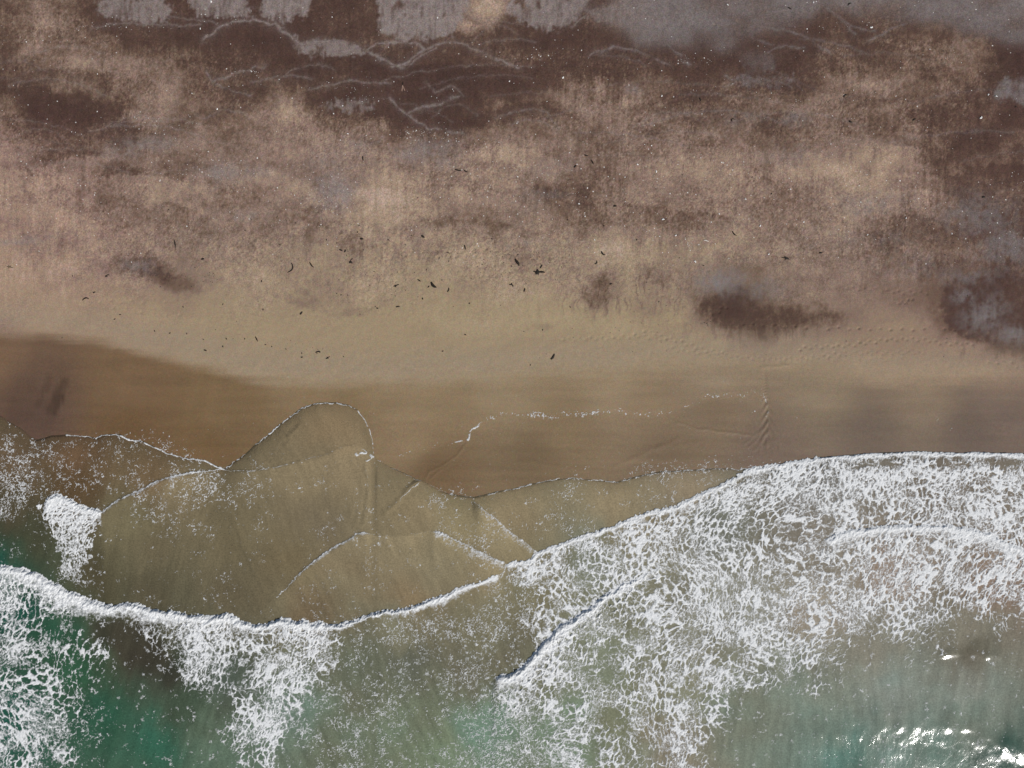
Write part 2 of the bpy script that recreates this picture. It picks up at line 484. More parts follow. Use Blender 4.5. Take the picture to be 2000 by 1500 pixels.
WATER_PTS = [(30, 900, 102, 86, 66), (30, 1000, 80, 72, 54), (30, 1080, 62, 76, 58), (2, 1108, 30, 84, 70), (150, 900, 106, 84, 62), (300, 930, 110, 92, 68), (150, 950, 94, 76, 53),
             (60, 1050, 70, 70, 52), (250, 1020, 110, 102, 77), (350, 960, 122, 110, 85), (300, 1080, 102, 93, 71), (450, 1050, 110, 100, 76), (450, 1150, 106, 97, 75), (300, 1160, 94, 88, 68),
             (180, 1120, 82, 76, 56), (600, 950, 128, 115, 89), (620, 1010, 112, 101, 80), (560, 1100, 112, 100, 75), (700, 1120, 124, 112, 87), (600, 1180, 110, 96, 73), (800, 1000, 136, 122, 94),
             (900, 1030, 140, 128, 98), (850, 1120, 128, 118, 93), (1000, 1080, 134, 122, 94), (1000, 1000, 138, 124, 96), (1200, 980, 142, 128, 100), (1350, 950, 142, 128, 104),
             (800, 1165, 130, 114, 87), (950, 1110, 132, 120, 93), (650, 840, 136, 118, 90), (650, 900, 130, 116, 90), (20, 1200, 31, 75, 62), (100, 1250, 45, 81, 61), (150, 1300, 51, 85, 61),
             (20, 1400, 35, 83, 68), (200, 1400, 49, 89, 69), (300, 1450, 55, 99, 79), (225, 1250, 77, 76, 60), (270, 1290, 65, 64, 52), (330, 1330, 65, 71, 58), (350, 1380, 71, 84, 66),
             (420, 1450, 96, 112, 93), (440, 1330, 80, 89, 77), (560, 1400, 108, 126, 110), (650, 1450, 106, 114, 94), (700, 1300, 102, 106, 88), (800, 1300, 98, 100, 85), (900, 1300, 108, 105, 87),
             (800, 1400, 112, 120, 98), (850, 1470, 116, 128, 103), (780, 1230, 122, 118, 96), (950, 1230, 120, 115, 92), (1000, 1270, 106, 101, 82), (940, 1420, 112, 134, 114), (1030, 1150, 122, 117, 93),
             (1150, 1100, 122, 125, 107), (1150, 1280, 124, 128, 107), (1200, 1400, 124, 129, 105), (1100, 1450, 115, 130, 107), (1350, 1350, 132, 131, 110), (1320, 1460, 134, 128, 110),
             (1450, 1200, 135, 133, 117), (1600, 1050, 125, 118, 105), (1600, 960, 118, 114, 105), (1850, 960, 121, 112, 99), (1400, 1020, 112, 114, 102), (1750, 1130, 140, 123, 107),
             (1950, 1140, 138, 119, 103), (1600, 1200, 150, 140, 124), (1700, 1250, 134, 133, 118), (1900, 1240, 128, 122, 106), (1900, 1268, 98, 93, 78), (1450, 1400, 116, 124, 108),  # the dark point by the right edge holds the shade of the wave face
             (1600, 1350, 125, 132, 117), (1750, 1350, 128, 136, 125), (1900, 1350, 130, 134, 122), (1600, 1450, 111, 127, 114), (1750, 1450, 107, 125, 114), (1900, 1400, 111, 123, 110),
             (1960, 1495, 38, 72, 62), (1650, 1495, 88, 120, 108), (1850, 1485, 90, 114, 102)]  # dark corner point: shade of the trough facing away, put into the water colour


def ramp(T):
    xs = [s[0] for s in TONE_STOPS]
    cs = np.array([lin(s[1]) for s in TONE_STOPS])
    return np.stack([np.interp(T, xs, cs[:, k]) for k in range(3)], -1).astype(F)


# ------------------------------------------------------------------ the beach
def build_beach():
    xa = stretch(-69.0, 69.0, 0.12, 4000.0)
    ya = stretch(-15.0, 52.0, 0.12, 4000.0)
    ua = U(xa)
    va = V(ya)
    u, v = [a.astype(F) for a in np.meshgrid(ua, va)]
    x, y = np.meshgrid(xa, ya)
    core = (np.abs(x) < 72) & (y < 56) & (y > -18)

    # streaks left by the backwash run down the beach
    st = fbma(u / 7.0, v / 95.0, 11, 4)
    st2 = fbma(u / 3.2, v / 34.0, 23, 3)
    wu = (fbm(u / 60, v / 60, 31, 5, .6) - .5) * 64
    wv = (fbm(u / 70, v / 70, 37, 4) - .5) * 70 + ((st - .5) * 20 + (st2 - .5) * 8) * smooth(.3, .7, fbm(u / 110, v / 90, 39, 3))
    T = gmap(TONE, u + wu, v + wv)
    bu_ = u + wu * .35 + (fbm(u / 12, v / 12, 33, 3) - .5) * 16
    bv_ = v + wv * .35 + (fbm(u / 12, v / 12, 35, 3) - .5) * 16
    gran = fbm(u / 9, v / 11, 34, 4, .65)
    for (cu, cv, ru, rv, an, wgt) in TONE_BLOBS:
        ca, sa = math.cos(math.radians(an)), math.sin(math.radians(an))
        du, dv = bu_ - cu, bv_ - cv
        q = ((du * ca - dv * sa) / ru) ** 2 + ((du * sa + dv * ca) / rv) ** 2
        T = T + wgt * .85 * smooth(.08, 1.0, np.exp(-q * .75) + (gran - .5) * 1.1 * np.minimum(1, 3 * np.exp(-q * .75)))
    P = np.zeros_like(u)
    for poly, wgt in TONE_POLYS:
        m = inside(poly, bu_ + (gran - .5) * 44 + (vn(u / 2.5, v / 2.5, 82) - .5) * 16, bv_ + (st2 - .5) * 24 + (gran - .5) * 40 + (vn(u / 2.5, v / 2.5, 84) - .5) * 16)
        P = P + wgt * m
    for k in (1, 2):
        q = P.copy()
        q[k:-k, :] = (P[k:-k, :] * 2 + P[:-2 * k, :] + P[2 * k:, :]) / 4
        P = q
        q = P.copy()
        q[:, k:-k] = (P[:, k:-k] * 2 + P[:, :-2 * k] + P[:, 2 * k:]) / 4
        P = q
    T = T + P * (.1 + 1.8 * gran)
    T = T - .5 * (1 - smooth(150, 300, v))
    T = T - .7 * smooth(980, 1250, u) * (1 - smooth(400, 500, v))
    upper = 1 - smooth(470, 640, v + (fbm(u / 120, v / 80, 41, 3) - .5) * 160)
    loc = smooth(.42, .66, fbm(u / 130, v / 90, 49, 3))
    T = T + upper * loc * ((st - .5) * 1.5 + (st2 - .5) * 1.5)
    T = T + (fbm(u / 95, v / 55, 42, 5, .6) - .5) * (.8 + 2.6 * upper) + (fbm(u / 30, v / 22, 43, 5, .65) - .5) * (.6 + 2.6 * upper)
    # lobes of sand sorted by old uprushes: crisp landward edge, fading down the slope
    rl = random.Random(8)
    for k in range(120):
        cu, cv = rl.uniform(-80, 2080), rl.uniform(0, 470)
        lw, lh, ls = rl.uniform(45, 170), rl.uniform(12, 60), rl.uniform(-24, 24)
        ln, am = rl.uniform(18, 70), rl.choice((-1, -1, 1)) * rl.uniform(.6, 1.8)
        w = local([(cu - lw, cv - lh), (cu + lw, cv + 150)], ua, va, 4)
        if w is None:
            continue
        uu, vv = u[w], v[w]
        t = (uu - cu) / lw + (gran[w] - .5) * .25
        dv = vv - (cv - lh * (1 - t * t) + ls * t) + (gran[w] - .5) * 16 + (st2[w] - .5) * 10
        T[w] += am * smooth(-1, 4, dv) * np.exp(-np.maximum(dv, 0) / ln) * np.sqrt(np.clip(1 - t * t, 0, 1)) * (.35 + 1.3 * st[w]) * (1 - smooth(430, 500, vv))
    tex = np.clip(np.maximum(upper, -P * .9), 0, 1)
    T = T + tex * ((vn(u / 2.3, v / 2.9, 45) - .5) * 1.7 + (fbm(u / 6.0, v / 7.0, 46, 3, .6) - .5) * 1.9)
    rills = np.exp(-((u - 1190) / 170) ** 2 - ((v - 585) / 52) ** 2) + .8 * np.exp(-((u - 1480) / 130) ** 2 - ((v - 655) / 22) ** 2) + .7 * np.exp(-((u - 1920) / 90) ** 2 - ((v - 690) / 20) ** 2)
    T = T - 2.6 * rills * smooth(.56, .78, fbma((u + (fbm(u / 30, v / 30, 48, 2) - .5) * 26) / 3.4, v / 46, 51, 3))
    spk = vn(u / 2.1, v / 2.6, 47)
    T = T + upper * (np.power(spk, 5) * 2.6 - np.power(1 - spk, 5) * 2.2) * smooth(.35, .6, fbm(u / 90, v / 60, 53, 3))
    right = smooth(1300, 1900, u)
    T = np.where(T < 5.6, 5.6 + (T - 5.6) * (1 + .28 * upper), T)
    T = np.where(T < 2.5, 2.5 * np.exp((T - 2.5) / 3.2), T)
    T = np.clip(T, 0, 10)
    col = ramp(T) * (1 + upper * ((fbm(u / 18, v / 30, 57, 5, .65) - .5) * .42 + (st2 - .5) * .16))[..., None]
    # lens colour cast put into the sand colour: pinker towards both ends
    pink = np.clip(1 - smooth(60, 480, u) + 0.7 * smooth(1450, 1950, u), 0, 1) * smooth(120, 300, v + 60 * right)
    pink = np.maximum(pink, .35 * (1 - smooth(380, 520, v)))
    col[..., 0] *= 1 + 0.045 * pink
    col[..., 1] *= 1 - 0.026 * pink
    col[..., 2] *= 1 + 0.02 * pink
    warm = upper * smooth(4.5, 7.5, T)
    col[..., 0] *= 1 + .01 * warm
    col[..., 1] *= 1 - .02 * warm
    col[..., 2] *= 1 + .08 * warm
    mid = np.exp(-((u - 950) / 420) ** 2) * smooth(250, 500, v)
    col[..., 1] *= 1 + 0.012 * mid
    col[..., 2] *= 1 - 0.01 * mid

    # grey silt
    G = np.zeros_like(u)
    gu = u + wu * .6
    gv = v + wv * .45
    for (bu, bv, ru, rv, w) in GREY_BLOBS:
        d2 = ((gu - bu) / ru) ** 2 + ((gv - bv) / rv) ** 2
        G = np.maximum(G, w * np.exp(-d2 * .8))
    fine = fbm(u / 5, v / 6, 61, 3)
    G = G * (0.75 + 0.9 * fine) * (0.75 + 0.5 * st2)
    G = np.where(G > .12, G * 1.1, G) * smooth(.34, .60, fbm(u / 9, v / 11, 63, 5, .7) * .85 + G * .32)
    pu = u + (fbm(u / 18, v / 18, 67, 5, .65) - .5) * 26
    pv = v + (fbm(u / 18, v / 18, 71, 5, .65) - .5) * 24 + (fbma(u / 3, v / 36, 73, 4, .6) - .5) * 32 * smooth(.35, .7, fbm(u / 50, v / 50, 75, 2))
    dith = (vn(u / 2.4, v / 3.2, 78) - .5) * 12
    comb = smooth(.30, .52, fbma(u / 4, v / 34, 76, 3) + .06)
    pv = pv + dith
    pu = pu + (vn(u / 2.4, v / 2.4, 80) - .5) * 8
    brk = .35 + .65 * smooth(.30, .50, fbm(u / 60, v / 26, 74, 5, .6))
    for poly, w in GREY_POLYS:
        m = inside(poly, pu, pv)
        dd, _ = polydist(poly + [poly[0]], pu[:0], pv[:0]) if False else (None, None)
        G = np.maximum(G, np.where(m, w * (.62 + .55 * fine) * np.where(u > 1160, brk, 1) * (.45 + .55 * comb) * smooth(.16, .42, fbm(u / 14, v / 20, 77, 5, .62)), 0))
    # soften the silt edges by one cell
    Gs = G.copy()
    Gs[1:-1, 1:-1] = (G[1:-1, 1:-1] * 2 + G[:-2, 1:-1] + G[2:, 1:-1] + G[1:-1, :-2] + G[1:-1, 2:]) / 6
    Gb = Gs
    for k in (1, 2, 3, 4, 5):
        q = Gb.copy()
        q[k:-k, :] = (Gb[k:-k, :] * 2 + Gb[:-2 * k, :] + Gb[2 * k:, :]) / 4
        Gb = q
        q = Gb.copy()
        q[:, k:-k] = (Gb[:, k:-k] * 2 + Gb[:, :-2 * k] + Gb[:, 2 * k:]) / 4
        Gb = q
    rs = smooth(1020, 1250, u) * (1 - smooth(105, 150, v)) * .85
    G = Gs * (1 - rs) + Gb * rs * (.8 + .4 * fine)
    for pts, wid, s in ARCS + ARCS_EXTRA:
        w = local(pts, ua, va, 40)
        if w is None:
            continue
        uu, vv = u[w], v[w]
        d, t = polydist(pts, uu + (fbm(uu / 14, vv / 14, 79, 3) - .5) * 9, vv + (fbm(uu / 14, vv / 14, 83, 3) - .5) * 9)
        # crisp on the landward side, fading seaward
        g = s * .85 * np.exp(-(d / (wid * .45)) ** 2) * (0.3 + 1.0 * fine[w]) * smooth(.1, .6, vn(t * 9, t * 0 + wid, 85) + .2)
        g = g + s * .32 * np.exp(-(d / (wid * 1.9)) ** 2) * fine[w]
        G[w] = np.maximum(G[w], g)
    G = np.clip(G, 0, 1)
    gl = lin((138, 126, 121))
    gr = lin((125, 117, 115))
    gcol = gl[None, None, :] * (1 - smooth(1050, 1400, u))[..., None] + gr[None, None, :] * smooth(1050, 1400, u)[..., None]
    gcol = gcol * (0.93 + .14 * fbm(u / 8, v / 8, 89, 3))[..., None]
    col = col * (1 - G[..., None]) + gcol * G[..., None]

    # the pale drying band just above the wet line, then the wet foreshore
    wl_ = fWET(u) + (fbm(u / 60, v / 60, 97, 3) - .5) * 14 + (fbma(u / 130, v / 9, 99, 3) - .5) * 16
    dw = v - wl_
    band = np.exp(-((dw + 34) / 30) ** 2) * .45
    bc = lin((150, 134, 115))
    col = col * (1 - band[..., None]) + bc * band[..., None]
    wcol = idw(WET_PTS, u, v)
    soft = 1 + .45 * smooth(450, 800, u)
    wt = smooth(-14 * soft, 18 * soft, dw)
    flow = fbma((u * .97 + v * .25) / 20, (v * .97 - u * .25) / 150, 101, 4)
    lay = fbma(u / 160, v / 11, 103, 4)
    wcol = wcol * (1 + (flow - .5) * .10 * (1 - smooth(500, 900, u)) + (lay - .5) * .18 + (fbm(u / 45, v / 22, 105, 5, .6) - .5) * .16)[..., None]
    # dark tongues near the left edge
    for (a, b, wd, s) in [((128, 745), (95, 800), 9, .30), ((120, 775), (108, 806), 7, .35), ((100, 740), (75, 790), 8, .2), ((60, 760), (20, 815), 26, .16)]:
        pts = [a, b]
        w = local(pts, ua, va, 60)
        if w is None:
            continue
        uu, vv = u[w], v[w]
        d, t = polydist(pts, uu + (fbma(uu / 5, vv / 30, 107, 3) - .5) * 14, vv)
        wcol[w] *= (1 - s * np.exp(-(d / wd) ** 2))[..., None]
    # damp stretches left by the last uprush
    LASTRUN = [(735, 896), (770, 890), (800, 882), (840, 872), (880, 866), (905, 862), (915, 850), (930, 832), (950, 818), (975, 812), (1000, 810), (1060, 812), (1110, 808),
               (1150, 807), (1200, 803), (1240, 808), (1270, 812), (1310, 803), (1350, 790), (1380, 776), (1410, 772), (1440, 774), (1490, 772), (1540, 786), (1600, 796), (1700, 812), (1850, 800), (2000, 790)]
    fl = curve(LASTRUN)
    run = smooth(-3, 12, v - fl(u) + (fbm(u / 16, v / 16, 109, 3) - .5) * 14) * (u > 735)
    wcol = wcol * (1 - .07 * run)[..., None]
    col = col * (1 - wt[..., None]) + wcol * wt[..., None]
    # under the water the bed takes the colour of the sediment carried over it
    dsea = (v - fOUT(u)) * PX
    sub = smooth(-.1, .5, dsea)
    rows = np.where(va > 780)[0]
    if len(rows):
        sl = slice(rows.min(), rows.max() + 1)
        bed = idw(WATER_PTS, np.clip(u[sl], -100, 2100), np.clip(v[sl], 780, 1520))
        col[sl] = col[sl] * (1 - sub[sl][..., None]) + bed * sub[sl][..., None]

    # ---------------- relief
    z = sand_base(y)
    amp = np.where(core, 1.0, 0.0)
    dry = 1 - wt
    z = z + amp * dry * ((fbm(x / 4.5, y / 3.0, 113, 4) - .5) * .12 + (fbm(x / .7, y / .7, 127, 3) - .5) * (.035 + .02 * upper))
    z = z + amp * dry * upper * (st - .5) * .03
    z = z + amp * wt * ((fbm(x / 9, y / 3, 131, 3) - .5) * .05 + (lay - .5) * .01)

    def ridge(pts, h, wd, asym=0.0):
        w = local(pts, ua, va, 40)
        if w is None:
            return
        uu, vv = u[w], v[w]
        d, t = polydist(pts, uu + (fbm(uu / 10, vv / 10, 137, 2) - .5) * 5, vv + (fbm(uu / 10, vv / 10, 139, 2) - .5) * 5)
        z[w] += h * np.exp(-(d / wd) ** 2) * smooth(0, .15, t) * (1 - smooth(.85, 1, t))
    ridge([(1305, 816), (1330, 828), (1360, 837), (1400, 842), (1440, 847), (1482, 852)], .045, 2.2)
    ridge([(1065, 835), (1110, 878), (1160, 903), (1195, 915)], .025, 5)
    ridge([(1180, 918), (1240, 895), (1290, 872), (1345, 850)], .025, 5)
    ridge([(1000, 900), (1060, 905), (1120, 915), (1190, 922)], .02, 4)
    ridge([(826, 940), (840, 922), (865, 908), (895, 888), (915, 862)], .035, 2.2)
    ridge([(838, 938), (858, 918), (885, 905)], .025, 2)
    ridge([(930, 830), (970, 860), (990, 890)], .02, 4)
    ridge([(1240, 880), (1310, 870), (1380, 862)], .015, 4)
    ridge([(76, 830), (105, 842), (120, 842), (170, 852)], .03, 2)
    # chevron ripples in the little drainage rill
    rill = [(1493, 722), (1494, 745), (1497, 775), (1500, 800), (1500, 835), (1497, 870)]
    w = local(rill, ua, va, 60)
    uu, vv = u[w], v[w]
    cx_ = np.interp(vv, [p[1] for p in rill], [p[0] for p in rill])
    hw = np.interp(vv, [722, 750, 790, 830, 870], [2.5, 4, 8, 11, 16])
    ph = (vv + np.abs(uu - cx_) * .7) / np.interp(vv, [722, 780, 870], [7, 8.5, 10])
    env = np.exp(-((uu - cx_) / hw) ** 2) * smooth(722, 735, vv) * (1 - smooth(835, 890, vv))
    z[w] += .055 * np.sin(ph * 2 * math.pi) * env - .03 * env
    ridge([(1478, 716), (1490, 719), (1505, 717), (1545, 713)], .05, 3)
    for k in range(9):
        a = -1.2 + k * .3
        ridge([(1498, 832), (1498 + math.sin(a) * 26, 845 + math.cos(a) * 14 + k % 3 * 6), (1498 + math.sin(a) * 55, 860 + math.cos(a) * 34)], .02, 2)

    # footprints pressed into the sand
    rnd = random.Random(5)
    prints = []

    def track(pts, step, gauge=2.3, depth=.075, jitter=1.0, keep=1.0):
        acc = 0.0
        side = 1
        for i in range(len(pts) - 1):
            ax, ay = pts[i]
            bx, by = pts[i + 1]
            L = math.hypot(bx - ax, by - ay)
            while acc < L:
                t = acc / L
                nx, ny = -(by - ay) / L, (bx - ax) / L
                if rnd.random() < keep:
                    prints.append((ax + (bx - ax) * t + nx * gauge * side + rnd.uniform(-jitter, jitter),
                                   ay + (by - ay) * t + ny * gauge * side + rnd.uniform(-jitter, jitter),
                                   math.atan2(by - ay, bx - ax), depth * rnd.uniform(.7, 1.2)))
                side = -side
                acc += step * rnd.uniform(.92, 1.08)
            acc -= L
    track([(1560, 681), (1590, 677), (1650, 675), (1690, 670), (1720, 664), (1760, 662), (1800, 663), (1830, 670), (1880, 671), (1905, 672)], 10.5, depth=.10)
    track([(1300, 680), (1350, 687), (1420, 695), (1500, 702), (1560, 700), (1600, 697), (1640, 690), (1700, 690), (1805, 688)], 10.5, depth=.05)
    track([(1500, 703), (1620, 701), (1700, 704), (1765, 700)], 10.5, depth=.035)
    track([(1450, 632), (1525, 638), (1600, 641), (1700, 643), (1800, 643), (1862, 644)], 21, depth=.13, gauge=1.5, keep=.85)
    track([(1258, 646), (1300, 660), (1330, 668), (1380, 685), (1420, 692)], 10.5, depth=.08)
    track([(1100, 662), (1200, 661), (1240, 655), (1300, 664)], 10.5, depth=.06)
    track([(760, 500), (830, 496), (900, 494), (960, 497), (1020, 505), (1090, 500)], 10, gauge=5, depth=.09, jitter=4)
    track([(760, 506), (860, 500), (960, 492), (1010, 500)], 11, gauge=5, depth=.08, jitter=5)
    track([(930, 541), (960, 545), (990, 540), (1030, 545)], 8, gauge=6, depth=.08, jitter=4)
    track([(640, 455), (700, 447), (760, 455), (800, 462)], 11, depth=.07, jitter=3)
    track([(1100, 176), (1150, 180), (1220, 172), (1290, 190), (1355, 196)], 12, depth=.09, gauge=3, jitter=2)
    track([(1545, 186), (1600, 196), (1650, 192), (1700, 198), (1790, 203), (1880, 218)], 12, depth=.09, gauge=3, jitter=3)
    track([(1295, 238), (1360, 250), (1440, 236), (1500, 250), (1550, 262)], 11, depth=.09, gauge=5, jitter=4)
    track([(1180, 100), (1240, 120), (1300, 128), (1380, 145)], 12, depth=.08, gauge=3, jitter=3)
    track([(1300, 50), (1380, 58), (1480, 66)], 13, depth=.07, gauge=3, jitter=3, keep=.7)
    track([(1650, 562), (1700, 566), (1760, 571), (1812, 572)], 11, depth=.09)
    track([(1752, 592), (1770, 590), (1782, 580)], 7, depth=.11)
    track([(1370, 626), (1385, 628), (1400, 606), (1425, 595)], 10, depth=.10, jitter=3)
    track([(198, 590), (250, 590), (300, 588), (385, 588)], 21, depth=.05)
    track([(225, 600), (300, 612), (370, 620)], 26, depth=.04)
    track([(1930, 700), (1960, 708), (2000, 716)], 9, depth=.07, gauge=4, jitter=3)
    track([(1290, 575), (1330, 590), (1360, 610)], 13, depth=.08, jitter=4)
    track([(1660, 240), (1740, 268), (1830, 255), (1930, 285)], 15, depth=.08, jitter=6)
    track([(1180, 540), (1230, 545), (1280, 548)], 9, depth=.07, gauge=4, jitter=3)
    for k in range(150):
        prints.append((rnd.gauss(740, 60), rnd.gauss(560, 26), rnd.uniform(-.5, .5), rnd.uniform(.015, .05)))
    for k in range(110):
        prints.append((rnd.gauss(980, 60), rnd.gauss(520, 18), rnd.uniform(-.5, .5), rnd.uniform(.015, .05)))
    for k in range(120):
        prints.append((rnd.gauss(1240, 60), rnd.gauss(555, 40), rnd.uniform(-.5, .5), rnd.uniform(.01, .04)))
    for k in range(60):
        prints.append((rnd.gauss(360, 40), rnd.gauss(545, 14), rnd.uniform(-.5, .5), rnd.uniform(.01, .04)))
    for k in range(420):
        prints.append((rnd.uniform(640, 2000), rnd.uniform(80, 480), rnd.uniform(-.6, .6), rnd.uniform(.01, .04)))
    iu0 = np.searchsorted(ua, 1000 - 69 / PX)
    for (pu_, pv_, ang, dep) in prints:
        px_, py_ = W(pu_, pv_)
        if abs(px_) > 68 or py_ > 51 or py_ < -8:
            continue
        i = np.searchsorted(xa, px_)
        j = np.searchsorted(ya, py_)
        sl = (slice(j - 5, j + 6), slice(i - 5, i + 6))
        dx = x[sl] - px_
        dy = y[sl] - py_
        ca, sa = math.cos(-ang), math.sin(-ang)
        a = (dx * ca + dy * sa) / .19
        b = (-dx * sa + dy * ca) / .13
        r2 = a * a + b * b
        z[sl] += -dep * 1.15 * np.exp(-r2 * 1.5) + dep * .05 * np.exp(-((np.sqrt(r2) - 1.7) / .5) ** 2)

    co = np.stack([x, y, z], -1).reshape(-1, 3)
    me = fast_mesh('beach', co, quads=grid_quads(len(xa), len(ya)))
    set_smooth(me)
    add_col(me, 'sand', (col / LIGHT).reshape(-1, 3))
    add_float(me, 'wet', (wt * .7 + .3 * wt * run).reshape(-1))
    add_float(me, 'coarse', (upper * dry).reshape(-1))
    me.materials.append(sand_material())
    o = bpy.data.objects.new('beach', me)
    tag(o, 'wide brown and tan sand beach with dark mineral bands and grey silt patches', 'beach', kind='structure')
    link(o)
    return xa, ya, z


def nn(t, kind, **kw):
    n = t.nodes.new(kind)
    for k, v_ in kw.items():
        setattr(n, k, v_)
    return n


def sand_material():
    m = bpy.data.materials.new('sand')
    m.use_nodes = True
    t = m.node_tree
    t.nodes.clear()
    L = t.links.new
    out = nn(t, 'ShaderNodeOutputMaterial')
    bs = nn(t, 'ShaderNodeBsdfPrincipled')
    L(bs.outputs[0], out.inputs[0])
    at = nn(t, 'ShaderNodeAttribute', attribute_name='sand')
    wet = nn(t, 'ShaderNodeAttribute', attribute_name='wet')
    crs = nn(t, 'ShaderNodeAttribute', attribute_name='coarse')
    co = nn(t, 'ShaderNodeNewGeometry')
    # mineral grains of different hue
    n1 = nn(t, 'ShaderNodeTexNoise')
    n1.inputs['Scale'].default_value = 8.0
    n1.inputs['Detail'].default_value = 3.0
    n1.inputs['Roughness'].default_value = .7
    L(co.outputs['Position'], n1.inputs['Vector'])
    n2 = nn(t, 'ShaderNodeTexNoise')
    n2.inputs['Scale'].default_value = 3.0
    n2.inputs['Detail'].default_value = 4.0
    L(co.outputs['Position'], n2.inputs['Vector'])
    hue = nn(t, 'ShaderNodeMix', data_type='RGBA', blend_type='MULTIPLY')
    hue.inputs[0].default_value = 1.0
    hr = nn(t, 'ShaderNodeVectorMath', operation='MULTIPLY_ADD')
    L(n2.outputs['Color'], hr.inputs[0])
    hr.inputs[1].default_value = (.36, .30, .40)
    hr.inputs[2].default_value = (.82, .85, .80)
    L(at.outputs['Color'], hue.inputs[6])
    L(hr.outputs[0], hue.inputs[7])
    gm = nn(t, 'ShaderNodeMapRange')
    gm.inputs['From Min'].default_value = .25
    gm.inputs['From Max'].default_value = .75
    L(n1.outputs['Fac'], gm.inputs['Value'])
    amp = nn(t, 'ShaderNodeMath', operation='MULTIPLY_ADD')
    L(crs.outputs['Fac'], amp.inputs[0])
    amp.inputs[1].default_value = .55
    amp.inputs[2].default_value = .40
    half = nn(t, 'ShaderNodeMath', operation='SUBTRACT')
    L(gm.outputs[0], half.inputs[0])
    half.inputs[1].default_value = .5
    ga = nn(t, 'ShaderNodeMath', operation='MULTIPLY_ADD')
    L(half.outputs[0], ga.inputs[0])
    L(amp.outputs[0], ga.inputs[1])
    ga.inputs[2].default_value = 1.0
    fin = nn(t, 'ShaderNodeVectorMath', operation='SCALE')
    L(hue.outputs[2], fin.inputs[0])
    L(ga.outputs[0], fin.inputs['Scale'])
    L(fin.outputs[0], bs.inputs['Base Color'])
    rg = nn(t, 'ShaderNodeMapRange')
    rg.inputs['To Min'].default_value = .95
    rg.inputs['To Max'].default_value = .55
    L(wet.outputs['Fac'], rg.inputs['Value'])
    L(rg.outputs[0], bs.inputs['Roughness'])
    sp = nn(t, 'ShaderNodeMapRange')
    sp.inputs['To Min'].default_value = .12
    sp.inputs['To Max'].default_value = .14
    L(wet.outputs['Fac'], sp.inputs['Value'])
    L(sp.outputs[0], bs.inputs['Specular IOR Level'])
    bp = nn(t, 'ShaderNodeBump')
    bp.inputs['Strength'].default_value = .35
    bp.inputs['Distance'].default_value = .03
    L(n1.outputs['Fac'], bp.inputs['Height'])
    L(bp.outputs[0], bs.inputs['Normal'])
    return m


# ------------------------------------------------------------------ the sea
def sea_height(x, y, u, v):
    zs = sand_base(y)
    lump = (fbm(u / 16, v / 16, 211, 3) - .5) * 9 + (fbm(u / 5, v / 5, 213, 2) - .5) * 4
    p = behind(fOUT, u, v)
    film = .012 + .07 * (1 - np.exp(-np.maximum(p, 0) / 1.6))
    zw = zs + np.where(p > 0, film, -.06 * smooth(0, -.4, -0 + p) - .0)
    zw = np.where(p > 0, zs + film, zs + .012 - .09 * smooth(0, .35, -p))
    zw = np.maximum(zw, np.where(p > 2, -.42, -99))

    def bore(f, A, L, a, b, ta, tb, lmp=1.0, w0=-.12, w1=.26):
        d = behind(f, u, v, lump * lmp)
        return A * smooth(w0, w1, d) * np.exp(-np.maximum(d, 0) / L) * span(u, a, b, ta, tb)
    h = bore(fI, .17, 5.0, -420, 985, 5, 260)
    h = h + bore(fH, .04, 9.0, 985, 2420, 60, 5, .8)
    h = h + bore(fJ, .20, 6.0, 955, 1262, 18, 150)
    h = h + bore(fK, .09, 4.5, 1600, 2300, 30, 5)
    h = h + bore(fE, .14, 4.0, 78, 205, 20, 12)
    h = h + bore(fD, .13, 7.0, 192, 436, 14, 120, .25)
    h = h + bore(fF1, .13, 4.0, 530, 724, 60, 12, .4)
    h = h + bore(fF2, .12, 4.0, 835, 990, 16, 30, .6)
    h = h + bore(fG, .10, 3.0, 920, 1055, 20, 16, .4)
    h = h + bore(fC, .035, 4.0, 436, 732, 50, 8, .3)
    zw = zw + h
    # swell and chop seaward of the breakers
    off = smooth(4, 22, p)
    zw = zw + off * ((fbm(x / 9, y / 4.5, 221, 3) - .5) * .10 + (fbm(x / 2.2, y / 3.2, 223, 3) - .5) * .022)
    zw = zw + smooth(.5, 4, p) * ((fbma((x * .94 + y * .34) / .55, (y * .94 - x * .34) / 2.6, 227, 3) - .5) * .016)
    return zw, p


def ridges_on(z, u, v, ua, va):
    for pts, h in RIDGES:
        w = local(pts, ua, va, 50)
        if w is None:
            continue
        uu, vv = u[w], v[w]
        d, t = polydist(pts, uu + (fbm(uu / 12, vv / 12, 229, 2) - .5) * 6, vv + (fbm(uu / 12, vv / 12, 231, 2) - .5) * 6)
        wd = 4.0 if pts[0][0] < 1500 else (8.0 if h < .052 else 30.0)
        h = h * (.5 + vn(uu / 16, vv / 16, 233))
        z[w] += h * np.exp(-(d / wd) ** 2) * smooth(0, .12, t) * (1 - smooth(.88, 1, t))


